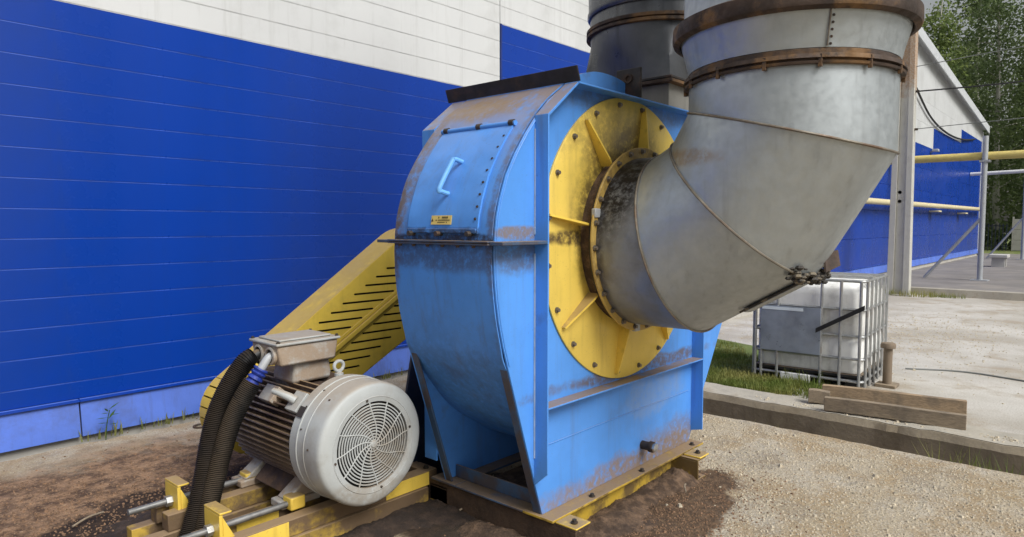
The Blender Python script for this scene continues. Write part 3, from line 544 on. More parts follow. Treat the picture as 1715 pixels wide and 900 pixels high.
# ================================================================== INTAKE ELBOW DUCT
XC, ZC, RR = 3.630, 1.648, .504
D = [Vector((0, -math.cos(R(30 * k)), math.sin(R(30 * k)))) for k in range(4)]
P1 = Vector((XC, 1.875, ZC)); P2 = P1 + D[1] * .412; P3 = P2 + D[2] * .435
duct = thing('intake_duct', (XC, P3.y, P3.z), 'grey galvanized segmented elbow duct curving up from the yellow inlet', 'duct')
def cut(center, d, pt, nrm, r, n=112):
    ex = Vector((1, 0, 0)); ey = d.cross(ex); out = []
    for i in range(n):
        a = 2 * PI * i / n; p = center + (ex * math.cos(a) + ey * math.sin(a)) * r
        out.append(p + d * ((pt - p).dot(nrm) / d.dot(nrm)))
    return out
m1 = (D[0] + D[1]).normalized(); m2 = (D[1] + D[2]).normalized(); m3 = (D[2] + D[3]).normalized()
def seg(name, c, d, pa, na, pb, nb_, m, r=RR, k=14):
    a = cut(c, d, pa, na, r); b = cut(c, d, pb, nb_, r); rings = []
    for j in range(k + 1):
        t = j / k; ring = []
        for i in range(len(a)):
            p = a[i].lerp(b[i], t); ax = c + d * (p - c).dot(d); rad_ = (p - ax)
            w = .004 * mnoise.noise(p * 2.3) * math.sin(PI * t)
            ring.append(p + rad_.normalized() * w)
        rings.append(ring)
    return obj(name, MB().rings(rings), m, duct, 0, 60)
s0 = Vector((XC, yN - .122, ZC)); Zt = 2.475
seg('elbow_segment', P1, D[0], s0, D[0], P1, m1, 'galv_soot')['label'] = 'first elbow ring, sooty black by the inlet flange'
seg('elbow_segment', P1, D[1], P1, m1, P2, m2, 'galv'); seg('elbow_segment', P2, D[2], P2, m2, P3, m3, 'galv_rust')
seg('elbow_segment', P3, D[3], P3, m3, Vector((XC, P3.y, Zt)), D[3], 'galv')
for (P, a, nr) in ((P1, 0, m1), (P2, 1, m2), (P3, 2, m3)): obj('seam_bead', MB().tube(cut(P, D[a], P, nr, RR + .004, 96), .0065, 7, loop=True), 'seam', duct)
VX, VY = XC, P3.y
fr1 = obj('flange_ring', MB().lathe([(.505, 2.468), (.528, 2.468), (.532, 2.478), (.514, 2.484), (.514, 2.490), (.534, 2.492), (.530, 2.512), (.512, 2.516), (.512, 2.535), (.505, 2.540)], (VX, VY, 0), 'Z', 112), 'rust', duct, label='rusty brown double flange ring round the vertical duct')
clip = meshof(MB().box(-.008, .008, -.008, .008, -.035, .02), 'clamp_bolt', 'rust', (0, 0, 0), 0)
for k in range(14):
    a = R(k * 360 / 14 + 8); inst('clamp_bolt', clip, duct, (VX + .524 * math.cos(a), VY + .524 * math.sin(a), 2.487))
obj('flared_collar', MB().lathe([(.508, 2.541), (.520, 2.60), (.552, 2.715)], (VX, VY, 0), 'Z', 112), 'galv', duct)
obj('rim_flange', MB().lathe([(.553, 2.700), (.560, 2.692), (.588, 2.705), (.594, 2.722), (.592, 2.775), (.560, 2.79), (.535, 2.79)], (VX, VY, 0), 'Z', 112), 'rust', duct, label='rusty brown rolled rim at the top of the flared collar')
obj('riser_pipe', MB().lathe([(.535, 2.785), (.535, 3.0), (.540, 3.01), (.540, 3.03), (.535, 3.04), (.535, 6.2)], (VX, VY, 0), 'Z', 96), 'galv', duct)
sa = R(-132)
for (sa, za, zb, ra, rb) in ((R(-143), 2.545, 2.705, .512, .551), ): 
    pts = [(VX + (ra + (rb - ra) * t + .003) * math.cos(sa), VY + (ra + (rb - ra) * t + .003) * math.sin(sa), za + (zb - za) * t) for t in (0, .5, 1)]
    sb = obj('lap_seam', MB().tube(pts, .004, 6), 'seam', duct)
    for k in range(6):
        t = k / 5.5 + .05; p = Vector((VX + (ra + (rb - ra) * t + .004) * math.cos(sa + .025), VY + (ra + (rb - ra) * t + .004) * math.sin(sa + .025), za + (zb - za) * t))
        obj('rivet', MB().lathe([(.006, -.002), (.006, .003)], p, 'X', 8, True, True), 'bolt_dark', sb)
def gen(P, d, ang, t0, t1, off, k=8):       # a line along a segment at angle ang round it
    ex = Vector((1, 0, 0)); ey = d.cross(ex); return [P + d * (t0 + (t1 - t0) * j / k) + (ex * math.cos(ang) + ey * math.sin(ang)) * (RR + off) for j in range(k + 1)]
# D[1] x X gives which side is down: find the angle of the lowest generatrix
def down_ang(d):
    ex = Vector((1, 0, 0)); ey = d.cross(ex); return min((k * PI / 180 for k in range(360)), key=lambda a: (ex * math.cos(a) + ey * math.sin(a)).z)
a1 = down_ang(D[1]); a2 = down_ang(D[2])
obj('lap_seam', MB().tube(gen(P3, D[3], R(20), -.08, .24, .002), .0035, 6), 'seam', duct)
# patched inspection strip under the second segment and the tarred patch at the outer miter
ps = MB(); w = .16
for j in range(10):
    a = a1 - w + 2 * w * j / 9
    if j < 9:
        q = a + 2 * w / 9; A = gen(P1, D[1], a, .16, .50, .006, 1); B = gen(P1, D[1], q, .16, .50, .006, 1); A2 = gen(P1, D[1], a, .16, .50, .020, 1); B2 = gen(P1, D[1], q, .16, .50, .020, 1)
        ps.add([A[0], A[1], B[1], B[0], A2[0], A2[1], B2[1], B2[0]], [(0, 1, 2, 3), (7, 6, 5, 4), (0, 4, 5, 1), (1, 5, 6, 2), (2, 6, 7, 3), (3, 7, 4, 0)])
hat = obj('cleanout_strip', ps, 'galv', duct)
for s_ in (-1, 1): obj('strip_edge', MB().tube(gen(P1, D[1], a1 + s_ * (w + .01), .14, .52, .012), .007, 6), 'gunk', hat)
pg = MB(); random.seed(5)
low2 = cut(P2, D[1], P2, m2, RR + .012, 240)
lowpts = sorted(range(240), key=lambda i: (D[1] + D[2]).cross(Vector((1, 0, 0))).normalized().dot(low2[i] - P2))
side_sel = lowpts[:34] if (low2[lowpts[0]] - P2).z < 0 else lowpts[-34:]
for i in sorted(side_sel):
    for q in range(3):
        c = low2[i] + Vector((random.uniform(-.01, .01), random.uniform(-.03, .03), random.uniform(-.03, .035))); r = random.uniform(.010, .024)
        pg.lathe([(r * .5, -r * .5), (r, 0), (r * .6, r * .5)], c, 'Z', 6, True, True)
obj('tar_patch', pg, 'gunk', duct, label='lumpy tarred patch along the outer elbow seam')['kind'] = 'stuff'
pb = P2 + (low2[side_sel[0]] - P2) * 1.0
cen = sum((low2[i] for i in side_sel), Vector()) / len(side_sel)
obj('rust_plate', MB().add([cen + Vector(v) for v in ((.02, -.06, .02), (.15, -.09, .05), (.17, -.07, .13), (.05, -.04, .11), (.02, -.05, .02), (.15, -.08, .05), (.17, -.06, .13), (.05, -.03, .11))], [(0, 1, 2, 3), (7, 6, 5, 4), (0, 4, 5, 1), (1, 5, 6, 2), (2, 6, 7, 3), (3, 7, 4, 0)]), 'rust', duct)

# ================================================================== EXHAUST DUCT
ex = thing('exhaust_duct', (4.65, 2.67, 2.52), 'dark streaked exhaust duct rising from the fan top behind the elbow', 'duct')
obj('collar', MB().prism([(4.21, 2.315), (5.09, 2.315), (5.09, 3.03), (4.21, 3.03)], 'Z', 2.524, 2.715), mat('collar_grey', (.26, .255, .23, 1), .7, .2, var=.2, dirt=SOOT, damt=.6, dsc=3, streak=.4), ex)
obj('collar_flange', MB().box(4.155, 5.14, 2.265, 3.08, 2.716, 2.738), 'rust', ex, .003)
obj('collar_flange', MB().box(4.160, 5.13, 2.270, 3.07, 2.743, 2.760), 'soot_plate', ex, .003)
NT = 96; ctr = Vector((4.65, 2.67, 0)); rr = []
for j in range(13):
    t = j / 12; ring = []
    for i in range(NT):
        a = 2 * PI * (i + .5) / NT - PI / 4; u, w = math.cos(a), math.sin(a); k = 1 / max(abs(u) / .44, abs(w) / .36)
        q = Vector((u * k, w * k, 0)); c = Vector((u * .498, w * .498, 0)); e = t * t * (3 - 2 * t) * .4 + t * .6; p = q.lerp(c, e); ring.append(ctr + p + Vector((0, 0, 2.76 + t * .40)))
    rr.append(ring)
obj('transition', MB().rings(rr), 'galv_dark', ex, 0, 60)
obj('flange_ring', MB().lathe([(.500, 3.155), (.527, 3.158), (.527, 3.178), (.510, 3.184), (.527, 3.190), (.527, 3.212), (.500, 3.216)], ctr, 'Z', 96), 'rust', ex)
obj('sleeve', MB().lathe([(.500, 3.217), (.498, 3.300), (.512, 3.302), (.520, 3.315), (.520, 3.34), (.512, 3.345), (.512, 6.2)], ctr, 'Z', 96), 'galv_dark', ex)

# ================================================================== BELT GUARD
GY0, GY1 = 4.30, 4.60; c1, r1 = Vector((2.25, .47)), .275; c2, r2 = Vector((3.72, 1.345)), .375
gd = thing('belt_guard', (2.9, 4.45, 0), 'slanted yellow slotted belt guard between the motor and the fan', 'guard')
dv = c2 - c1; L = dv.length; th = math.atan2(dv.y, dv.x); be = math.asin((r1 - r2) / L)
def hull(ins=0, k=24):
    out = []
    a0, a1_ = th + PI / 2 - be, th + 1.5 * PI + be
    for i in range(k + 1):
        a = a0 + (a1_ - a0) * i / k; out.append((c1.x + (r1 - ins) * math.cos(a), c1.y + (r1 - ins) * math.sin(a)))
    a0, a1_ = th - PI / 2 + be, th + PI / 2 - be
    for i in range(k + 1):
        a = a0 + (a1_ - a0) * i / k; out.append((c2.x + (r2 - ins) * math.cos(a), c2.y + (r2 - ins) * math.sin(a)))
    return out
H = hull(.0); slots = []
u = dv.normalized(); nrm2 = Vector((-u.y, u.x))
def slot(xa, xb, z, h=.0075):
    o = []
    for k in range(7): a = PI / 2 + PI * k / 6; o.append((xa + h * math.cos(a), z + h * math.sin(a)))
    for k in range(7): a = -PI / 2 + PI * k / 6; o.append((xb + h * math.cos(a), z + h * math.sin(a)))
    return o
z = .30
while z < 1.66:
    for (o0, o1) in ((.055, .245), (-.245, -.055)):
        # horizontal chord of the band o0..o1 (offset from the axis)
        xa = c1.x + ((z - c1.y) * u.x - o1) / u.y; xb = c1.x + ((z - c1.y) * u.x - o0) / u.y
        pa = (Vector((xa, z)) - c1).dot(u); pb_ = (Vector((xb, z)) - c1).dot(u)
        if pa > -.02 and pb_ < L + .1 and pa < L - .05: slots.append(slot(xa, xb, z))
    z += .0615
gp = holed('front_panel', H, slots, GY0, .006, 'guard', gd)
obj('back_panel', MB().prism(H, 'Y', GY1 - .006, GY1), 'guard', gd)
# rim: slotted round the motor end, plain along the straights
k = 24
rim_pts = H
rimw = MB()
def rim_piece(a, b): obj('rim_strip', MB().sheet(rim_pts[a:b + 1], GY0 + .003, GY1 - .007, -.006), 'guard', gd, 0, 40)
mm = MB().sheet(rim_pts[k:] + [rim_pts[0]], GY0 + .003, GY1 - .007, -.006); obj('rim_strip', mm, 'guard', gd, 0, 40)
for q in range(12):
    a_0 = (th + PI / 2 - be) + PI * (q + .07) / 12; a_1 = (th + PI / 2 - be) + PI * (q + .93) / 12
    pts = [(c1.x + r1 * math.cos(a_0 + (a_1 - a_0) * j / 4), c1.y + r1 * math.sin(a_0 + (a_1 - a_0) * j / 4)) for j in range(5)]
    obj('rim_segment', MB().sheet(pts, GY0 + .003, GY1 - .007, -.006), 'guard', gd, 0, 40)
obj('dark_fill', MB().prism(hull(.05), 'Y', GY0 + .06, GY1 - .04), 'black', gd)  # black fill stands in for the shaded interior behind the slots
a_, b_ = c1 + u * .18, c2 - u * .1
for (o0, o1, ya) in ((-.012, .022, GY0 - .028), (.024, .050, GY0 - .010), (-.040, -.014, GY0 - .010)):
    q = [a_ + nrm2 * o0, b_ + nrm2 * o0, b_ + nrm2 * o1, a_ + nrm2 * o1]; obj('centre_rib', MB().prism([(p.x, p.y) for p in q], 'Y', ya, GY0 - .0005), 'guard', gd, .003)

# ================================================================== BEARING PEDESTAL
pd = thing('bearing_pedestal', (3.45, 3.6, 0), 'dark navy bearing pedestal in the gap between motor and fan', 'pedestal')
obj('front_plate', MB().prism([(2.66, .0), (4.3, .0), (4.1, 1.25), (3.2, 1.25), (2.84, .90)], 'Y', 3.40, 3.42), 'navy', pd, .003)
obj('rear_plate', MB().prism([(3.25, .0), (4.3, .0), (4.1, 1.25), (3.45, 1.25)], 'Y', 4.00, 4.02), 'navy', pd, .003)
obj('top_plate', MB().box(3.4, 4.1, 3.421, 3.999, 1.235, 1.25), 'navy', pd)
obj('bearing_block', MB().lathe([(.16, 3.45), (.16, 4.1)], (FC[0], 0, 1.45), 'Y', 24, True, True), 'navy', pd)
obj('shaft', MB().lathe([(.05, 3.18), (.05, 4.5)], (FC[0], 0, 1.45), 'Y', 16, True, True), 'bolt_dark', pd)

# ================================================================== MOTOR SLIDE BASE
mb_ = thing('motor_base_frame', (2.1, 3.6, 0), 'low yellow slide base frame caked in brown dirt under the motor', 'machine base')
for (ya, yb) in ((3.20, 3.46), (3.74, 3.98)):
    lo = MB(); lo.box(1.30, 2.78, ya - .02, ya + .06, 0, .095); lo.box(1.30, 2.78, yb - .06, yb + .02, 0, .095)
    obj('lower_channel', lo, 'rail_dirty', mb_, .004)
    obj('slide_rail', MB().box(1.42, 2.87, ya, ya + .085, .096, .188), 'rail_dirty', mb_, .005)
    obj('slide_rail', MB().box(1.42, 2.87, yb - .085, yb, .096, .186), 'rail_dirty', mb_, .005)
    obj('slide_rail_end', MB().box(2.78, 2.875, ya + .086, yb - .086, .096, .187), 'rail_dirty', mb_, .005)
obj('paint_patch', MB().box(1.48, 1.82, 3.1965, 3.1995, .100, .184), 'yellow', mb_, .001, label='bright yellow painted face on the near rail')
obj('paint_patch', MB().box(2.46, 2.80, 3.1965, 3.1995, .100, .184), 'yellow', mb_, .001)
obj('paint_patch', MB().box(1.62, 1.86, 3.371, 3.3745, .100, .182), 'yellow', mb_, .001)
obj('cross_beam', MB().box(2.40, 2.52, 3.5, 3.72, 0, .094), 'rail_dirty', mb_, .004)
ft = MB(); ft.box(2.80, 2.93, 3.03, 3.19, .105, .120); ft.box(2.80, 2.812, 3.03, 3.19, 0, .105); ft.box(2.918, 2.93, 3.03, 3.19, 0, .105)
obj('foot_bracket', ft, 'rail_dirty', mb_, .003)
obj('anchor_bolt', MB().hexbolt((2.87, 3.11, .121), (0, 0, 1), .012, .018), 'bolt_dark', mb_)
obj('anchor_bolt', MB().hexbolt((2.82, 3.25, .189), (0, 0, 1), .012, .018), 'bolt_dark', mb_)
for (yc, xb) in ((3.33, 1.485), (3.86, 1.50)):
    br = MB(); br.box(xb - .012, xb + .006, yc - .085, yc + .085, .10, .315); br.prism([(xb + .007, .10), (xb + .11, .10), (xb + .007, .30)], 'Y', yc - .085, yc - .070); br.prism([(xb + .007, .10), (xb + .11, .10), (xb + .007, .30)], 'Y', yc + .070, yc + .085)
    obj('screw_bracket', br, 'yellow', mb_, .004)
    obj('bracket_top', MB().box(xb - .012, xb + .05, yc - .088, yc + .088, .316, .327), 'yellow', mb_, .003)
    rod = obj('adjusting_rod', MB().tube([(xb - .235, yc, .222), (xb + .42, yc, .222)], .0165, 12), 'rod', mb_)
    obj('nut', MB().tube([(xb - .045, yc, .222), (xb - .013, yc, .222)], .030, 6), 'zinc', rod)
    obj('rod_clevis', MB().box(xb + .40, xb + .49, yc - .045, yc + .045, .19, .265), 'yellow', mb_, .01)

# ================================================================== MOTOR
MX, MZ = 2.229, .544
mo = thing('electric_motor', (MX, 3.6, MZ - .355), 'large light grey electric motor with round fan cowl and spiral grille', 'motor')
hood = obj('fan_cowl', MB().lathe([(.238, .030), (.238, .002), (.252, 0), (.262, -.003), (.320, .004), (.334, .012), (.341, .024), (.343, .045), (.343, .150), (.346, .152), (.346, .158), (.343, .160), (.345, .215), (.350, .217), (.350, .226), (.345, .228), (.345, .290), (.31, .292)], (MX, 3.0, MZ), 'Y', 128), 'motor', mo, 0, 50)
obj('face_ring', MB().lathe([(.262, -.0035), (.2655, -.0055), (.269, -.0025)], (MX, 3.0, MZ), 'Y', 96), 'motor', hood)
gb = obj('grille_void_disc', MB().lathe([(.001, .06), (.24, .06)], (MX, 3.0, MZ), 'Y', 64), 'black', hood)  # black disc stands in for the shade inside the cowl
grl = MB()
for q in range(13):
    r = .024 + q * .0165; grl.lathe([(r - .0036, .004), (r + .0036, .004), (r + .0036, .010), (r - .0036, .010)], (MX, 3.0, MZ), 'Y', 72, loop=True)
grille = obj('grille_ring_set', grl, 'motor', hood, label='concentric wire rings of the round grille'); grille['kind'] = 'stuff'
for q in range(12):
    a0 = 2 * PI * q / 12; b = MB(); pts = []
    for j in range(13):
        t = j / 12; r = .022 + t * .216; a = a0 + .62 * math.sin(t * PI * .5)
        pts.append((MX + r * math.cos(a), 3.005, MZ + r * math.sin(a)))
    obj('grille_spoke', b.tube(pts, .0040, 6), 'motor', hood)
obj('grille_hub', MB().lathe([(.001, -.004), (.016, -.003), (.022, .004), (.022, .01)], (MX, 3.0, MZ), 'Y', 24), 'motor', hood)
for q in range(4):
    a = R(10 + 90 * q); obj('screw', MB().lathe([(.007, 0), (.007, -.006), (.002, -.007)], (MX + .255 * math.cos(a), 3.0, MZ + .255 * math.sin(a)), 'Y', 10, True, True), 'bolt_dark', hood)
for (a, y) in ((128, 3.10), (140, 3.24), (160, 3.20), (120, 3.21), (175, 3.11)):
    c = Vector((MX + .344 * math.cos(R(a)), y, MZ + .344 * math.sin(R(a)))); obj('screw', MB().lathe([(.006, -.004), (.006, .004)], c, 'Z', 8, True, True), 'bolt_dark', hood)
a = R(146); c = Vector((MX + .3475 * math.cos(a), 3.255, MZ + .3475 * math.sin(a))); t_ = Vector((-math.sin(a), 0, math.cos(a))) * .03; y_ = Vector((0, .03, 0)); nn = Vector((math.cos(a), 0, math.sin(a))) * .003
obj('nameplate_sticker', MB().add([c - t_ - y_, c + t_ - y_, c + t_ + y_, c - t_ + y_, c - t_ - y_ + nn, c + t_ - y_ + nn, c + t_ + y_ + nn, c - t_ + y_ + nn], [(0, 3, 2, 1), (4, 5, 6, 7), (0, 1, 5, 4), (1, 2, 6, 5), (2, 3, 7, 6), (3, 0, 4, 7)]), 'blackplastic', hood)
body = obj('stator_body', MB().lathe([(.31, 3.292), (.27, 3.30), (.262, 3.32), (.262, 4.04), (.27, 4.06), (.28, 4.07), (.28, 4.12), (.20, 4.16), (.09, 4.17)], (MX, 0, MZ), 'Y', 72, False, True), 'motor_body', mo)
obj('drive_shaft', MB().lathe([(.045, 4.17), (.045, 4.5)], (MX, 0, MZ), 'Y', 16, False, True), 'bolt_dark', mo)
NF = 56
fm = MB(); fm.add([(.255, -.36, -.0062), (.322, -.36, -.0042), (.322, .33, -.0042), (.255, .36, -.0062), (.255, -.36, .0062), (.322, -.36, .0042), (.322, .33, .0042), (.255, .36, .0062)], [(0, 1, 2, 3), (7, 6, 5, 4), (0, 4, 5, 1), (1, 5, 6, 2), (2, 6, 7, 3), (3, 7, 4, 0)])
fin_me = meshof(fm, 'cooling_fin', 'motor_fin', (0, 0, 0), 0)
for q in range(NF):
    a = 2 * PI * (q + .5) / NF; deg = math.degrees(a)
    if 250 < deg < 290: continue
    if 74 < deg < 108: continue
    inst('cooling_fin', fin_me, mo, (MX, 3.67, MZ), (0, -a, 0))
# side pad with a capped lug
def rotbox(x0, x1, y0, y1, z0, z1, ang, m, name, par, bev=.004):
    b = MB().box(x0, x1, y0, y1, z0, z1); b.v = [(MX + x * math.cos(ang) - z * math.sin(ang), y, MZ + x * math.sin(ang) + z * math.cos(ang)) for x, y, z in b.v]
    return obj(name, b, m, par, bev)
pad = rotbox(.27, .345, 3.31, 3.42, -.06, .06, R(138), 'motor', 'terminal_pad', mo)
rotbox(.27, .340, 3.60, 3.74, -.05, .05, R(138), 'box_dirty', 'terminal_pad', mo)
ca, sa_ = math.cos(R(138)), math.sin(R(138)); c0 = Vector((MX + .345 * ca, 3.37, MZ + .345 * sa_))
obj('cable_lug', MB().tube([c0, c0 + Vector((ca * .03, .02, sa_ * .03)), c0 + Vector((ca * .05 - .02, .06, sa_ * .05 + .01)), c0 + Vector((ca * .05 - .03, .11, sa_ * .05 + .015))], lambda t: .026 - .008 * t, 12), 'motor', pad)
# feet
for (xa, xb, s_) in ((1.86, 2.10, 1), (2.36, 2.60, -1)):
    for (ya, yb) in ((3.335, 3.46), (3.80, 3.93)):
        foot = MB(); foot.box(xa, xb, ya, yb, .190, .232); xo = xb if s_ > 0 else xa; xi = xa if s_ > 0 else xb
        foot.prism([(xi + .03 * s_, .233), (xo, .233), (xo + .06 * s_, .36), (xo - .03 * s_, .36)], 'Y', ya + .01, yb - .01)
        obj('foot', foot, 'box_dirty', mo, .008)
obj('foot_skirt', MB().prism([(1.93, .233), (2.53, .233), (2.43, .33), (2.03, .33)], 'Y', 3.47, 3.79), 'motor_body', mo, .01)
# terminal box
tb = obj('terminal_box', MB().prism([(1.965, .945), (2.325, .945), (2.345, 1.062), (1.945, 1.062)], 'Y', 3.50, 3.80), 'box_dirty', mo, .012)
obj('box_pedestal', MB().prism([(2.06, .82), (2.33, .82), (2.31, .944), (2.08, .944)], 'Y', 3.54, 3.78), 'box_dirty', mo, .02)
lid = obj('box_lid', MB().box(1.935, 2.355, 3.488, 3.812, 1.063, 1.080), 'motor', tb, .006)
obj('lid_panel', MB().box(1.975, 2.315, 3.53, 3.77, 1.0805, 1.094), 'motor', lid, .006)
for (x, y) in ((1.952, 3.505), (2.338, 3.505), (1.952, 3.795), (2.338, 3.795)): obj('screw', MB().hexbolt((x, y, 1.0805), (0, 0, 1), .008, .012), 'bolt_dark', lid)
for y in (3.575, 3.705):
    g_ = obj('gland_hole', MB().lathe([(.052, .000), (.052, -.022), (.040, -.024), (.040, .0)], (1.957, y, 1.003), 'X', 24), 'box_dirty', tb)
    obj('gland_insert', MB().lathe([(.001, -.012), (.040, -.012)], (1.957, y, 1.003), 'X', 24), 'black', g_)
eb = MB(); eb.tube([(MX + .031 * math.cos(2 * PI * k / 20), 3.325, MZ + .392 + .029 * math.sin(2 * PI * k / 20)) for k in range(20)], .010, 10, loop=True); eb.lathe([(.026, .335), (.026, .352), (.016, .356), (.016, .37)], (MX, 3.325, MZ), 'Z', 14)
obj('eye_bolt', eb, 'motor', mo)

# ================================================================== CABLE CONDUITS
def corrug(path, r, name, m, label, pitch=.010, k=40):
    p = smooth(path, k); L_ = [0]
    for i in range(1, len(p)): L_.append(L_[-1] + (p[i] - p[i - 1]).length)
    n = int(L_[-1] / (pitch / 4.0)); out = []; j = 0
    for i in range(n + 1):
        s_ = L_[-1] * i / n
        while j < len(p) - 2 and L_[j + 1] < s_: j += 1
        t = (s_ - L_[j]) / max(1e-6, L_[j + 1] - L_[j]); out.append(p[j].lerp(p[j + 1], t))
    t_ = thing(name, (path[-1][0], path[-1][1], 0), label, 'cable conduit', 'cable conduits of the motor')
    obj('corrugated_hose', MB().tube(out, lambda t: r * (1 + .045 * math.sin(2 * PI * t * n / 4)), 16), m, t_, 0, 80)
    return t_
h1 = corrug([(1.915, 3.715, .985), (1.86, 3.72, .955), (1.775, 3.73, .84), (1.70, 3.735, .69), (1.645, 3.72, .52), (1.585, 3.69, .30), (1.51, 3.66, .10), (1.44, 3.64, -.02)], .056, 'cable_conduit', 'hose', 'thick black corrugated conduit dropping from the far gland of the motor box')
obj('inner_cable', MB().tube([(1.97, 3.705, 1.003), (1.935, 3.708, .998), (1.895, 3.716, .975)], .03, 12), 'blackplastic', h1)
h2 = corrug([(1.845, 3.60, .865), (1.79, 3.62, .77), (1.735, 3.645, .64), (1.677, 3.65, .47), (1.613, 3.635, .28), (1.55, 3.61, .10), (1.49, 3.59, -.02)], .052, 'cable_conduit', 'hose_dusty', 'dusty grey corrugated conduit with blue tape on the near gland of the motor box')
obj('inner_cable', MB().tube(smooth([(1.97, 3.575, 1.003), (1.93, 3.577, .992), (1.885, 3.585, .93), (1.845, 3.60, .866)], 6), .024, 12), 'greysteel', h2)
tp = smooth([(1.890, 3.583, .938), (1.867, 3.592, .90), (1.835, 3.603, .85)], 6)
obj('tape_wrap', MB().tube(tp, lambda t: .040 + .009 * math.sin(t * 23) + .005 * math.sin(t * 51), 14), 'tape', h2)
obj('yellow_wire', MB().tube(smooth([(1.90, 3.64, .955), (1.855, 3.65, .875), (1.795, 3.665, .76), (1.75, 3.668, .66)], 6), .011, 8), 'yellow', h2)

# ================================================================== PLASTIC TOTE TANK
PSI = R(3.0); T0 = Vector((9.22, 2.30, G2)); e1 = Vector((-math.sin(PSI), math.cos(PSI), 0)); e2 = Vector((math.cos(PSI), math.sin(PSI), 0)); TW, TD, TH = 1.37, 1.40, 1.39
tt = thing('tote_tank', T0, 'weathered white plastic tote tank in a steel bar cage beside the trench', 'tank')
def tw(a, b, z): return T0 + e1 * a + e2 * b + Vector((0, 0, z))
def tbox(a0, a1, b0, b1, z0, z1, m, name, par, bev=.01):
    b = MB().box(a0, a1, b0, b1, z0, z1); b.v = [tuple(tw(*v)) for v in b.v]; return obj(name, b, m, par, bev)
def rrect(w0, w1, d0, d1, r, k=6):
    out = []
    for (cx, cy, a0) in ((w1 - r, d1 - r, 0), (w0 + r, d1 - r, 90), (w0 + r, d0 + r, 180), (w1 - r, d0 + r, 270)):
        for i in range(k + 1): a = R(a0 + 90 * i / k); out.append((cx + r * math.cos(a), cy + r * math.sin(a)))
    return out
levels = [(.20, .05, .10), (.235, .035, .12), (.60, .03, .12), (.62, .045, .12), (.66, .045, .12), (.68, .03, .12), (1.20, .03, .12), (1.28, .05, .13), (1.335, .10, .14), (1.365, .20, .16), (1.375, .32, .2)]
tank = obj('bottle', MB().rings([[tw(a, b, z) for a, b in rrect(ins, TW - ins, ins, TD - ins, min(r, .2))] for z, ins, r in levels], True, True, True), 'tank', tt, 0, 50)
obj('fill_cap', MB().lathe([(.12, 0), (.12, .04), (.10, .05)], tw(TW * .5, TD * .5, 1.375), 'Z', 20, False, True), 'blackplastic', tank)
br = .0190
def bar(pts, name='cage_bar'): return obj(name, MB().tube(pts, br, 8), 'cage', tt)
for z in (.115, .40, .69, 1.03, TH):
    loop = [tw(a, b, z) for a, b in rrect(0, TW, 0, TD, .06, 4)]; obj('cage_hoop', MB().tube(loop, br if z < TH else .018, 8, loop=True), 'cage', tt)
for a in (.04, .27, .50, 1.05, 1.26, 1.34):
    bar([tw(a, -.018, .02), tw(a, -.018, TH)]); bar([tw(a, TD + .018, .05), tw(a, TD + .018, TH)])
for k in range(6):
    b = .06 + (TD - .12) * k / 5; bar([tw(-.018, b, .02), tw(-.018, b, TH)]); bar([tw(TW + .018, b, .05), tw(TW + .018, b, TH)])
for f in (.32, .68): bar([tw(0, TD * f, TH + .02), tw(TW, TD * f, TH + .02)], 'top_bar')
for f in (.12, .22): bar([tw(.1, TD * (1 - f), TH + .0), tw(TW * .9, TD, TH + .0)], 'top_bar')
pl = tbox(.50, 1.265, -.044, -.036, .41, 1.02, 'plate_grey', 'marking_plate', tt, .003); pl['label'] = 'blank blue grey metal plate on the cage front'
tbox(.72, 1.25, -.0475, -.0445, .965, 1.005, 'label_white', 'label_strip', pl, 0)
obj('diagonal_strap', MB().add([tw(.56, -.046, .70), tw(.56, -.046, .76), tw(-.01, -.046, 1.10), tw(-.01, -.046, 1.04), tw(.56, -.038, .70), tw(.56, -.038, .76), tw(-.01, -.038, 1.10), tw(-.01, -.038, 1.04)], [(0, 1, 2, 3), (7, 6, 5, 4), (0, 4, 5, 1), (1, 5, 6, 2), (2, 6, 7, 3), (3, 7, 4, 0)]), 'blackplastic', tt)
for a0 in (.03, .58, 1.16): tbox(a0, a0 + .18, .03, TD - .03, .012, .15, 'blackplastic', 'pallet_runner', tt)
tbox(.01, TW - .01, .01, TD - .01, .151, .195, 'blackplastic', 'pallet_deck', tt)
tbox(.62, 1.0, -.03, .02, .012, .13, 'tank', 'outlet_panel', tt)
ps_ = thing('pipe_stub', (9.76, 2.14, G2), 'short rusty capped pipe stub standing behind the tote tank corner', 'pipe')
obj('stem', MB().lathe([(.055, 0), (.055, .50)], (9.76, 2.14, G2), 'Z', 16), 'stub', ps_)
obj('cap', MB().lathe([(.055, .50), (.088, .505), (.092, .54), (.08, .57), (.02, .58)], (9.76, 2.14, G2), 'Z', 20, False, True), 'stub', ps_)
obj('foot_plate', MB().box(9.64, 9.88, 2.02, 2.26, G2, G2 + .04), 'wood_grey', ps_, .006)

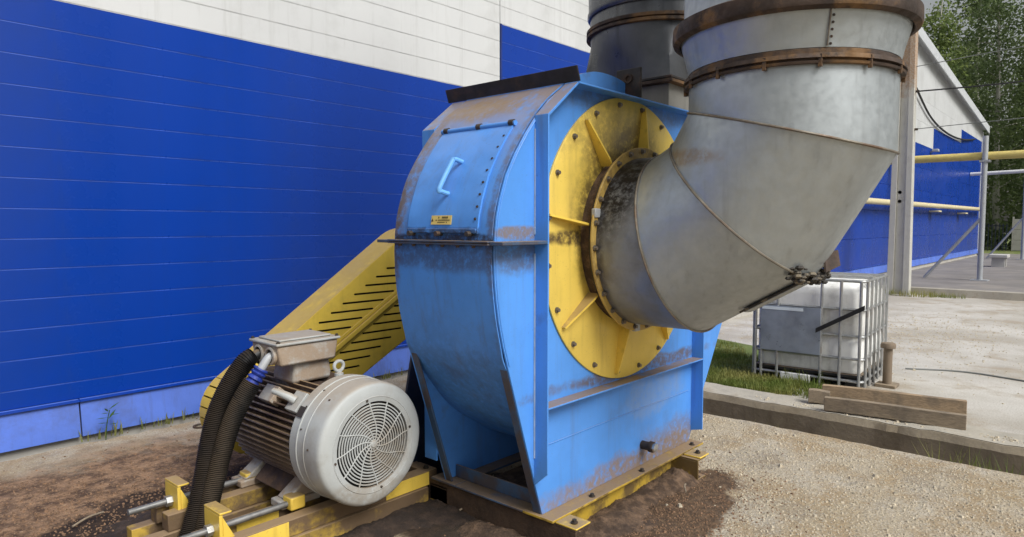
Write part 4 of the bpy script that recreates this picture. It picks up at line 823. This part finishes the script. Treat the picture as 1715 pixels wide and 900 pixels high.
# ================================================================== PLANKS
def plank(p0, p1, w, h, m, label, tilt=0.0, z=G2 + .02):
    p0 = Vector(p0 + (z,)); p1 = Vector(p1 + (z,)); d = (p1 - p0).normalized(); s_ = Vector((d.y, -d.x, 0)); up = Vector((0, 0, 1)); L_ = (p1 - p0).length
    o = thing('wooden_plank', p0, label, 'plank', 'old boards on the trench kerb'); b = MB(); rs = []
    for i in range(9):
        t = i / 8; c = p0.lerp(p1, t) + up * .006 * math.sin(t * 5) ; cr = []
        for (q, r) in ((-.5, 0), (.5, 0), (.5, 1), (-.5, 1)): cr.append(c + s_ * (q * w + tilt * r * h) + up * (r * h))
        rs.append(cr)
    b.rings(rs, True, True, True); obj('board', b, m, o, .006, 0)
    nl = MB()
    for t in (.06, .93): c = p0.lerp(p1, t) + up * (h * .6) - s_ * 0; nl.lathe([(.006, -.03), (.006, .03)], c, 'X', 6, True, True)
    return o
plank((7.90, 2.35), (8.10, 1.045), .075, .15, 'wood_grey', 'front greyish timber board lying on the trench kerb', z=G2 + .035)
plank((8.38, 2.52), (8.66, 1.12), .075, .20, 'wood', 'longer brown timber board behind the front board', z=G2 + .01)
plank((8.14, 2.60), (8.20, 2.38), .10, .15, 'wood_grey', 'short stub of timber at the left end of the boards', z=G2 + .035)

# ================================================================== COLUMN, PIPES, SUPPORTS
cl = thing('support_column', (22.9, 4.80, G2), 'tall off white steel column with rusty top beside the yard kerb', 'column')
cb = MB(); w0, w1 = .30, .235
def colpart(o0, o1, ya, yb, name):     # tapering vertical strip
    b = MB(); z0, z1 = G2, 8.2; vs = []
    for (z, k) in ((z0, w0), (z1, w1)): vs += [(22.9 + ya, 4.80 + o0 * k, z), (22.9 + yb, 4.80 + o0 * k, z), (22.9 + yb, 4.80 + o1 * k, z), (22.9 + ya, 4.80 + o1 * k, z)]
    b.add(vs, [(0, 3, 2, 1), (4, 5, 6, 7), (0, 1, 5, 4), (1, 2, 6, 5), (2, 3, 7, 6), (3, 0, 4, 7)]); return obj(name, b, 'pole', cl, .01)
colpart(-1, -.42, -.16, .16, 'flange'); colpart(.42, 1, -.16, .16, 'flange'); colpart(-.41, .41, -.09, .09, 'web')
obj('base_plate', MB().box(22.55, 23.25, 4.4, 5.2, G2 - .02, G2 + .03), 'foundation', cl)
obj('bolt_hole', MB().lathe([(.05, -.006), (.05, .0), (.02, 0)], (22.81, 4.84, 2.72), 'X', 12, False, True), 'bolt_dark', cl)
obj('bolt_hole', MB().lathe([(.05, -.006), (.05, .0), (.02, 0)], (22.81, 4.84, 2.45), 'X', 12, False, True), 'bolt_dark', cl)
for z in (5.65, 4.55): obj('insulator_hook', MB().tube([(22.9, 4.45, z), (22.9, 4.98 + .2, z)], .035, 8), 'bolt_dark', cl)
up = thing('gas_pipe', (28, 1, 4.08), 'thick yellow gas pipe crossing high in front of the far wall', 'pipe')
obj('pipe', MB().tube([(28.05, 6.30, 4.10), (28.05, -14, 4.02)], .135, 16), 'gas', up, 0, 60)
lpp = thing('gas_pipe', (36, 6.0, 2.55), 'pale yellow gas pipe running low along the far blue wall', 'pipe')
obj('pipe', MB().tube([(14.5, 6.03, 2.47), (49.8, 6.03, 2.68)], .105, 14), 'gas_pale', lpp, 0, 60)
for x in (21.4, 28.6, 35.7, 43.0): obj('bracket', MB().box(x - .35, x + .35, 5.93, 6.32, 2.33, 2.40), 'gas_pale', lpp, .01)
def post(x, y, top, label, braced):
    o = thing('pipe_support_post', (x, y, PF), label, 'post', 'grey pipe support posts')
    obj('post', MB().tube([(x, y, PF), (x, y, top)], .085, 12), 'greysteel', o); obj('foot', MB().box(x - .25, x + .25, y - .25, y + .25, PF, PF + .03), 'greysteel', o)
    obj('brace', MB().tube([(x, y, braced[0]), (x + braced[1], y + braced[2], PF + .02)], .055, 10), 'greysteel', o)
    return o
p1_ = post(27.9, 3.40, 4.75, 'near grey steel post with slanting brace holding the yellow pipe', (2.02, 0, 1.65))
obj('saddle', MB().box(27.8, 28.2, 3.25, 3.55, 3.88, 3.94), 'greysteel', p1_)
post(46.3, 3.75, 4.75, 'far grey steel post with slanting brace near the lawn', (2.2, 0, 1.6))
wp = thing('heating_pipe', (46.3, 3, 4.75), 'thin white pipe behind the grey posts below the yellow pipe', 'pipe')
obj('pipe', MB().tube([(46.3, 6.3, 4.62), (46.3, 3.75, 4.68), (46.3, -12, 4.60)], .10, 12), 'whitepipe', wp)
def wire(pts, r, m, label): o = obj('overhead_cable', MB().tube(smooth(pts, 8), r, 6), m); return tag(o, label, 'cable', 'overhead cables')
wire([(22.9, 4.9, 5.66), (22.9, 2, 5.60), (22.9, -3, 5.72), (22.9, -12, 6.2)], .022, 'cable', 'dark cable leaving the column top level with the rust band')
wire([(22.9, 4.9, 4.55), (22.9, 2, 4.62), (22.9, -3, 4.72), (22.9, -12, 5.0)], .012, 'cable_grey', 'thin grey wire strung below the dark cable')
wire([(22.9, 4.9, 6.35), (22.9, 2, 6.52), (22.9, -3, 6.75), (22.9, -12, 7.2)], .012, 'cable_grey', 'thin grey wire strung above the dark cable')
wire([(31.2, 6.22, 7.3), (34.6, 6.24, 6.45), (38.5, 6.24, 6.15), (42.8, 6.24, 6.25), (47, 6.26, 6.65)], .045, 'cable', 'black cable sagging across the white far wall')
bn = thing('concrete_bench', (37.8, 3.9, PF), 'little grey concrete bench standing on the far platform', 'bench')
obj('seat', MB().box(37.3, 38.3, 3.55, 4.25, PF + .42, PF + .56), 'fence', bn, .02)
for x in (37.5, 38.1): obj('leg', MB().box(x - .08, x + .08, 3.65, 4.15, PF, PF + .42), 'fence', bn)
fe = thing('concrete_fence', (57, 0, PF), 'pale concrete panel fence beyond the lawn under the trees', 'fence')
for k in range(9):
    y = 5.6 - k * 2.6
    for q in range(3): obj('panel', MB().box(62 - .05, 62.05, y - 2.5, y, PF + q * .78, PF + q * .78 + .765), 'fence', fe, .02)
    obj('post', MB().box(61.92, 62.08, y + .0, y + .1, PF, PF + 2.5), 'fence', fe)
gf = thing('metal_fence', (58, 6.5, PF), 'dark upright bar fence between the hall corner and the concrete fence', 'fence')
for k in range(10): obj('bar', MB().box(61.0, 61.05, 5.9 + k * .22, 5.96 + k * .22, PF, PF + 2.0), 'navy', gf)
for z in (.3, 1.8): obj('rail', MB().box(61.06, 61.10, 5.85, 8.0, PF + z, PF + z + .07), 'navy', gf)

# ================================================================== TREES
def tree_mesh(seed, h, lean, leafm, nleaf, spread, ls):
    random.seed(seed); tr = MB(); lv = MB()
    base = [Vector((0, 0, 0)), Vector((lean * .2, .1, h * .3)), Vector((lean * .6, -.1, h * .62)), Vector((lean, .05, h * .97))]
    tp = smooth(base, 6); tr.tube(tp, lambda t: .26 * (1 - t) ** .8 + .03, 8)
    tips = []
    nb = 34
    for i in range(nb):
        t = .16 + .82 * i / nb; p = tp[min(len(tp) - 1, int(t * (len(tp) - 1)))]; a = i * 2.4 + random.random(); ln = spread * (1.0 - .75 * max(0, t - .45) / .55) * random.uniform(.6, 1.15)
        d = Vector((math.cos(a), math.sin(a), random.uniform(.25, .8))).normalized(); q1 = p + d * ln * .5; q2 = p + d * ln + Vector((0, 0, -.25 * ln * random.random()))
        tr.tube(smooth([p, q1, q2], 3), lambda t: .06 * (1 - t) + .012, 5)
        for s_ in (.45, .65, .85, 1.0): tips.append((p.lerp(q1, min(1, s_ * 2)) if s_ < .5 else q1.lerp(q2, (s_ - .5) * 2), ln))
    tips.append((tp[-1], 1.0))
    for i in range(nleaf):
        c, ln = random.choice(tips); sg = .34 + .12 * ln
        p = c + Vector((random.gauss(0, sg), random.gauss(0, sg), random.gauss(-.25, sg * 1.1)))
        u_ = Vector((random.gauss(0, 1), random.gauss(0, 1), random.gauss(0, 1))).normalized(); w_ = u_.cross(Vector((random.gauss(0, 1), random.gauss(0, 1), random.gauss(0, 1)))).normalized(); s_ = ls * random.uniform(.6, 1.3)
        lv.add([p - u_ * s_ * .7, p + w_ * s_ * .42, p + u_ * s_ * .7, p - w_ * s_ * .42], [(0, 1, 2, 3)])
    return meshof(tr, 'trunk', 'bark', (0, 0, 0), 60), meshof(lv, 'crown', leafm, (0, 0, 0), 0)
kinds = [tree_mesh(11, 25, .8, 'leaf1', 8200, 3.2, .21), tree_mesh(23, 22, -.6, 'leaf3', 8200, 3.6, .23), tree_mesh(37, 27, .4, 'leaf2', 9200, 3.5, .22), tree_mesh(51, 20, .2, 'leaf2', 8000, 3.8, .23)]
spots = [(64, 11.5, 1, 'pale green birch just above the hall roof end'), (67, 7.2, 0, 'leftmost tall birch beside the hall corner'), (65, 3.4, 2, 'dark tree behind the concrete fence, second from the hall'), (66, -.6, 0, 'slim birch behind the fence near the picture edge'), (64, -4.6, 1, 'light leafy tree at the picture edge'), (72, 9.5, 2, 'tall dark tree in the second row over the hall'), (73, 5.0, 1, 'light birch in the second row between two dark trees'), (74, 1.0, 2, 'dark tree in the second row behind the slim birch'), (72, -3.4, 0, 'birch in the second row at the right'), (80, 12, 3, 'deep back row tree above the roof'), (81, 6.5, 3, 'broad dark tree in the back row'), (82, 1.5, 0, 'back row birch with white trunk'), (80, -3.2, 2, 'back row dark tree at the right edge')]
random.seed(99)
for (x, y, k, lab_) in spots:
    t = thing('birch_tree' if k in (0, 1) else 'leafy_tree', (x, y, PF), lab_, 'tree', 'trees behind the hall')
    t.rotation_euler = (0, 0, random.uniform(0, 6.28))
    for nm, me in zip(('trunk', 'crown'), kinds[k]):
        o = bpy.data.objects.new(nm, me); COL.objects.link(o); o.parent = t
    s_ = random.uniform(.9, 1.12); t.scale = (s_, s_, s_)
random.seed(5)
lvb = MB()
for i in range(5200):      # undergrowth along the forest edge
    p = Vector((random.uniform(63.5, 70), random.uniform(-14, 14), PF)); p.z += abs(random.gauss(0, 1.3))
    u_ = Vector((random.gauss(0, 1), random.gauss(0, 1), random.gauss(0, 1))).normalized(); w_ = u_.cross(Vector((random.gauss(0, 1), random.gauss(0, 1), .3))).normalized(); s_ = random.uniform(.15, .32)
    lvb.add([p - u_ * s_, p + w_ * s_ * .6, p + u_ * s_, p - w_ * s_ * .6], [(0, 1, 2, 3)])
tag(obj('undergrowth', lvb, 'leaf2', None, 0, 0), 'dense dark undergrowth at the foot of the trees', 'undergrowth', None, 'stuff')

# ================================================================== GROUND DETAIL
def blades(name, spots_, label, m='grass'):
    b = MB()
    for (cx, cy, z, rx, ry, nn_, h) in spots_:
        for i in range(nn_):
            a = random.uniform(0, 2 * PI); r = math.sqrt(random.random()); x, y = cx + rx * r * math.cos(a), cy + ry * r * math.sin(a); hh = h * random.uniform(.4, 1.15); da = random.uniform(0, 2 * PI); ln = hh * random.uniform(.1, .6); w_ = random.uniform(.004, .008)
            dx, dy = math.cos(da), math.sin(da)
            b.add([(x - dy * w_, y + dx * w_, z), (x + dy * w_, y - dx * w_, z), (x + dx * ln * .4 + dy * w_ * .7, y + dy * ln * .4 - dx * w_ * .7, z + hh * .6), (x + dx * ln * .4 - dy * w_ * .7, y + dy * ln * .4 + dx * w_ * .7, z + hh * .6), (x + dx * ln, y + dy * ln, z + hh)], [(0, 1, 2, 3), (3, 2, 4)])
    return tag(obj(name, b, m, None, 0, 0), label, 'grass', None, 'stuff')
random.seed(8)
struct('grass_verge', MB().prism([(8.31, 3.2), (8.5, 2.9), (9.0, 3.1), (10.2, 3.6), (11.4, 4.4), (11.8, 5.6), (10.8, 6.3), (8.31, 6.3)], 'Z', G2, G2 + .012), 'lawn')
blades('verge_grass', [(9.4, 4.6, G2 + .01, 1.2, 1.3, 6500, .065), (8.75, 3.5, G2 + .01, .45, .9, 2600, .085), (9.0, 2.95, G2 + .01, .20, .6, 600, .07), (10.4, 5.3, G2 + .01, 1.1, .9, 2500, .06), (8.42, 3.3, G2 + .01, .12, 1.3, 500, .09), (9.3, 3.0, G2 + .01, .5, .3, 120, .2)], 'grass patch between the fan and the tote tank')
blades('trench_grass', [(6.25, .92, -.62, .06, .10, 160, .56), (6.22, .60, -.62, .10, .20, 320, .54), (7.3, 2.9, -.80, .15, .3, 160, .32), (6.9, -.3, -.8, .3, .5, 200, .3)], 'tufts of bright grass growing in the trench')
blades('kerb_weeds', [(22.75, 4.5, G2, .35, .7, 300, .22), (22.9, 3.6, G2, .12, .5, 160, .16), (6.25, 6.22, -.02, .02, .02, 4, .1)], 'dry weeds at the foot of the column')
blades('wall_grass', [(2.2, 6.23, -.02, .5, .03, 40, .12), (2.95, 6.22, -.02, .25, .03, 60, .14), (4.2, 6.22, -.02, .9, .03, 70, .10)], 'sparse grass in the gap along the wall')
def weed(x, y, h, label, seed):
    random.seed(seed); o = thing('weed_plant', (x, y, 0), label, 'plant', 'weeds along the wall'); b = MB(); st = MB(); st.tube(smooth([(x, y, -.03), (x + .01, y - .01, h * .5), (x + .03, y - .02, h)], 4), .004, 5)
    for k in range(9):
        a = k * 2.4; z = h * (.45 + .07 * k); l = .09 * random.uniform(.7, 1.3); d = Vector((math.cos(a), math.sin(a) * .6, random.uniform(-.1, .6))).normalized(); s_ = d.cross(Vector((0, 0, 1))).normalized() * .013; p = Vector((x + .02, y - .015, z))
        b.add([p, p + d * l * .5 + s_, p + d * l, p + d * l * .5 - s_], [(0, 1, 2, 3)])
    obj('leaves', b, 'weed', o, 0, 0); obj('stem', st, 'weed', o)
weed(1.88, 6.18, .22, 'leafy weed growing in front of the pale blue plinth', 4)
weed(2.86, 6.17, .12, 'small low weed at the plinth near the belt guard', 9)
# heaps of brown dirt against the fan base and the motor frame
def heap(name, x0, x1, y0, y1, fn, label, m='soil', step=.016):
    nx, ny = int((x1 - x0) / step), int((y1 - y0) / step); vs = []; fs = []
    for j in range(ny + 1):
        for i in range(nx + 1):
            x = x0 + (x1 - x0) * i / nx; y = y0 + (y1 - y0) * j / ny; h = fn(x, y) * .72; nz = mnoise.noise(Vector((x * 9, y * 9, 1))) * .018 + mnoise.noise(Vector((x * 27, y * 27, 5))) * .012 + mnoise.noise(Vector((x * 62, y * 62, 8))) * .009
            vs.append((x, y, h + nz * min(1, max(0, h + .03) * 12) - .012))
    for j in range(ny):
        for i in range(nx): a = j * (nx + 1) + i; fs.append((a, a + 1, a + nx + 2, a + nx + 1))
    return tag(obj(name, MB().add(vs, fs), m, None, 0, 60), label, 'dirt', None, 'stuff')
def g(x, y, cx, cy, rx, ry, h): return h * math.exp(-((x - cx) / rx) ** 2 - ((y - cy) / ry) ** 2)
heap('dirt_heap', 2.35, 4.6, 1.45, 2.75, lambda x, y: g(x, y, 3.75, 2.22, .62, .12, .065) + g(x, y, 3.3, 2.14, .30, .14, .05) + g(x, y, 4.15, 2.16, .22, .11, .085) + g(x, y, 3.45, 1.90, .45, .15, .022) + g(x, y, 2.95, 2.5, .3, .5, .02) + g(x, y, 2.70, 2.55, .13, .45, .06) - .012, 'brown dirt heaped against the fan base')
heap('dirt_spill', .9, 3.1, 2.6, 5.2, lambda x, y: g(x, y, 2.2, 3.1, .55, .13, .07) + g(x, y, 2.75, 2.95, .25, .25, .05) + g(x, y, 1.75, 3.6, .35, .4, .04) + g(x, y, 1.5, 4.15, .45, .22, .045) + g(x, y, 2.0, 4.2, .6, .35, .03) + g(x, y, 2.6, 3.6, .35, .4, .05) + g(x, y, 1.45, 3.5, .25, .4, .04) - .016, 'dark damp soil spilled round the motor base', 'soil_dark')
def in_dirt(x, y): return ((x - 3.45) / 1.0) ** 2 + ((y - 2.05) / .42) ** 2 < 1 + .5 * mnoise.noise(Vector((x * 4, y * 4, 2)))
def slab_spot():
    while True:
        x, y = random.uniform(2.9, 5.75), random.uniform(.2, 3.2)
        if not in_dirt(x, y): return x, y
def pebbles(name, n, area, sz, m, label, zf=lambda x, y: 0):
    b = MB()
    for i in range(n):
        x, y = area(); s_ = sz * random.uniform(.4, 1.2) * (1.6 if random.random() < .06 else 1); a = random.uniform(0, PI); ca_, sa2 = math.cos(a), math.sin(a); e = random.uniform(.6, 1.3); h = s_ * random.uniform(.4, .9); z = zf(x, y)
        P = [(s_ * e, 0), (0, s_), (-s_ * e * random.uniform(.7, 1.1), 0), (0, -s_)]
        b.add([(x + px * ca_ - py * sa2, y + px * sa2 + py * ca_, z - .002) for px, py in P] + [(x + (px * ca_ - py * sa2) * .55, y + (px * sa2 + py * ca_) * .55, z + h) for px, py in P], [(4, 5, 6, 7)] + [(i_, (i_ + 1) % 4, 4 + (i_ + 1) % 4, 4 + i_) for i_ in range(4)])
    return tag(obj(name, b, m, None, 0, 0), label, 'gravel', None, 'stuff')
random.seed(12)
pebbles('gravel', 12000, slab_spot, .0080, 'stone', 'fine pale grit strewn over the slab right of the fan')
pebbles('loose_stones', 90, lambda: (random.uniform(2.9, 5.7), random.uniform(.3, 2.6)), .017, 'stone', 'scattered larger stones on the slab right of the fan')
pebbles('brown_clods', 5200, lambda: (random.uniform(.6, 3.0), random.gauss(4.5, .55)), .008, 'clod', 'crumbs of brown dirt strewn over the slab left of the motor')
pebbles('soil_crumbs', 3500, lambda: (random.gauss(3.6, .55), random.gauss(1.92, .24)), .0065, 'clod', 'crumbs of brown dirt in front of the fan base')
pebbles('yard_gravel', 3500, lambda: (random.gauss(14.5, 2.2), random.gauss(3.2, 1.2)), .015, 'stone', 'loose pale gravel across the yard behind the tank', lambda x, y: G2)
pebbles('kerb_rubble', 700, lambda: (8.0 + random.gauss(0, .05), random.uniform(-.5, 3.2)), .016, 'stone', 'crumbled concrete bits along the trench kerb', lambda x, y: -.335)
for (x, y, lab_) in ((2.86, 3.00, 'left of two little pale yellow pegs in the dark soil'), (2.905, 2.965, 'right of two little pale yellow pegs in the dark soil')):
    o = obj('yellow_peg', MB().lathe([(.010, -.02), (.016, .01), (.018, .03), (.012, .052), (.004, .058)], (x, y, 0.012), 'Z', 10, True, True), 'peg'); tag(o, lab_, 'peg', 'pale yellow pegs')
o = obj('rusty_ring', MB().tube([(2.52 + .055 * math.cos(2 * PI * k / 24), 5.86 + .05 * math.sin(2 * PI * k / 24), .010) for k in range(24)], .009, 6, loop=True), 'rust'); tag(o, 'rusty wire ring lying on the slab near the wall', 'ring')
random.seed(21)
for (x, y, a, l, lab_) in ((1.32, 3.62, .3, .16, 'pale dry twig beside the conduit foot'), (3.9, 1.98, .5, .13, 'short pale stick on the dirt heap'), (2.78, 2.90, -.2, .14, 'pale splinter next to the yellow pegs'), (1.15, 4.4, .4, .2, 'thin dry twig on the brown dirt')):
    d = Vector((math.cos(a), math.sin(a), .02)) * l; p = Vector((x, y, .045 if x > 3 else .022)); o = obj('dry_twig', MB().tube(smooth([p, p + d * .5 + Vector((.005, .012, .008)), p + d], 4), .006, 6), 'wood_grey'); tag(o, lab_, 'twig')
o = obj('ground_cable', MB().tube(smooth([(11.1, 2.2, G2 + .012), (11.4, 1.5, G2 + .012), (11.2, .6, G2 + .012), (10.9, -.8, G2 + .012), (10.4, -4, G2 + .012)], 8), .012, 6), 'cable_grey'); tag(o, 'thin dark cable lying across the yard right of the tank', 'cable')

# ------------------------------------------------------------------ layout units -> metres
for o in list(sc.objects):
    if o.parent is None and o.type in {'MESH', 'EMPTY'}:
        o.location = Vector(o.location) * S; o.scale = Vector(o.scale) * S
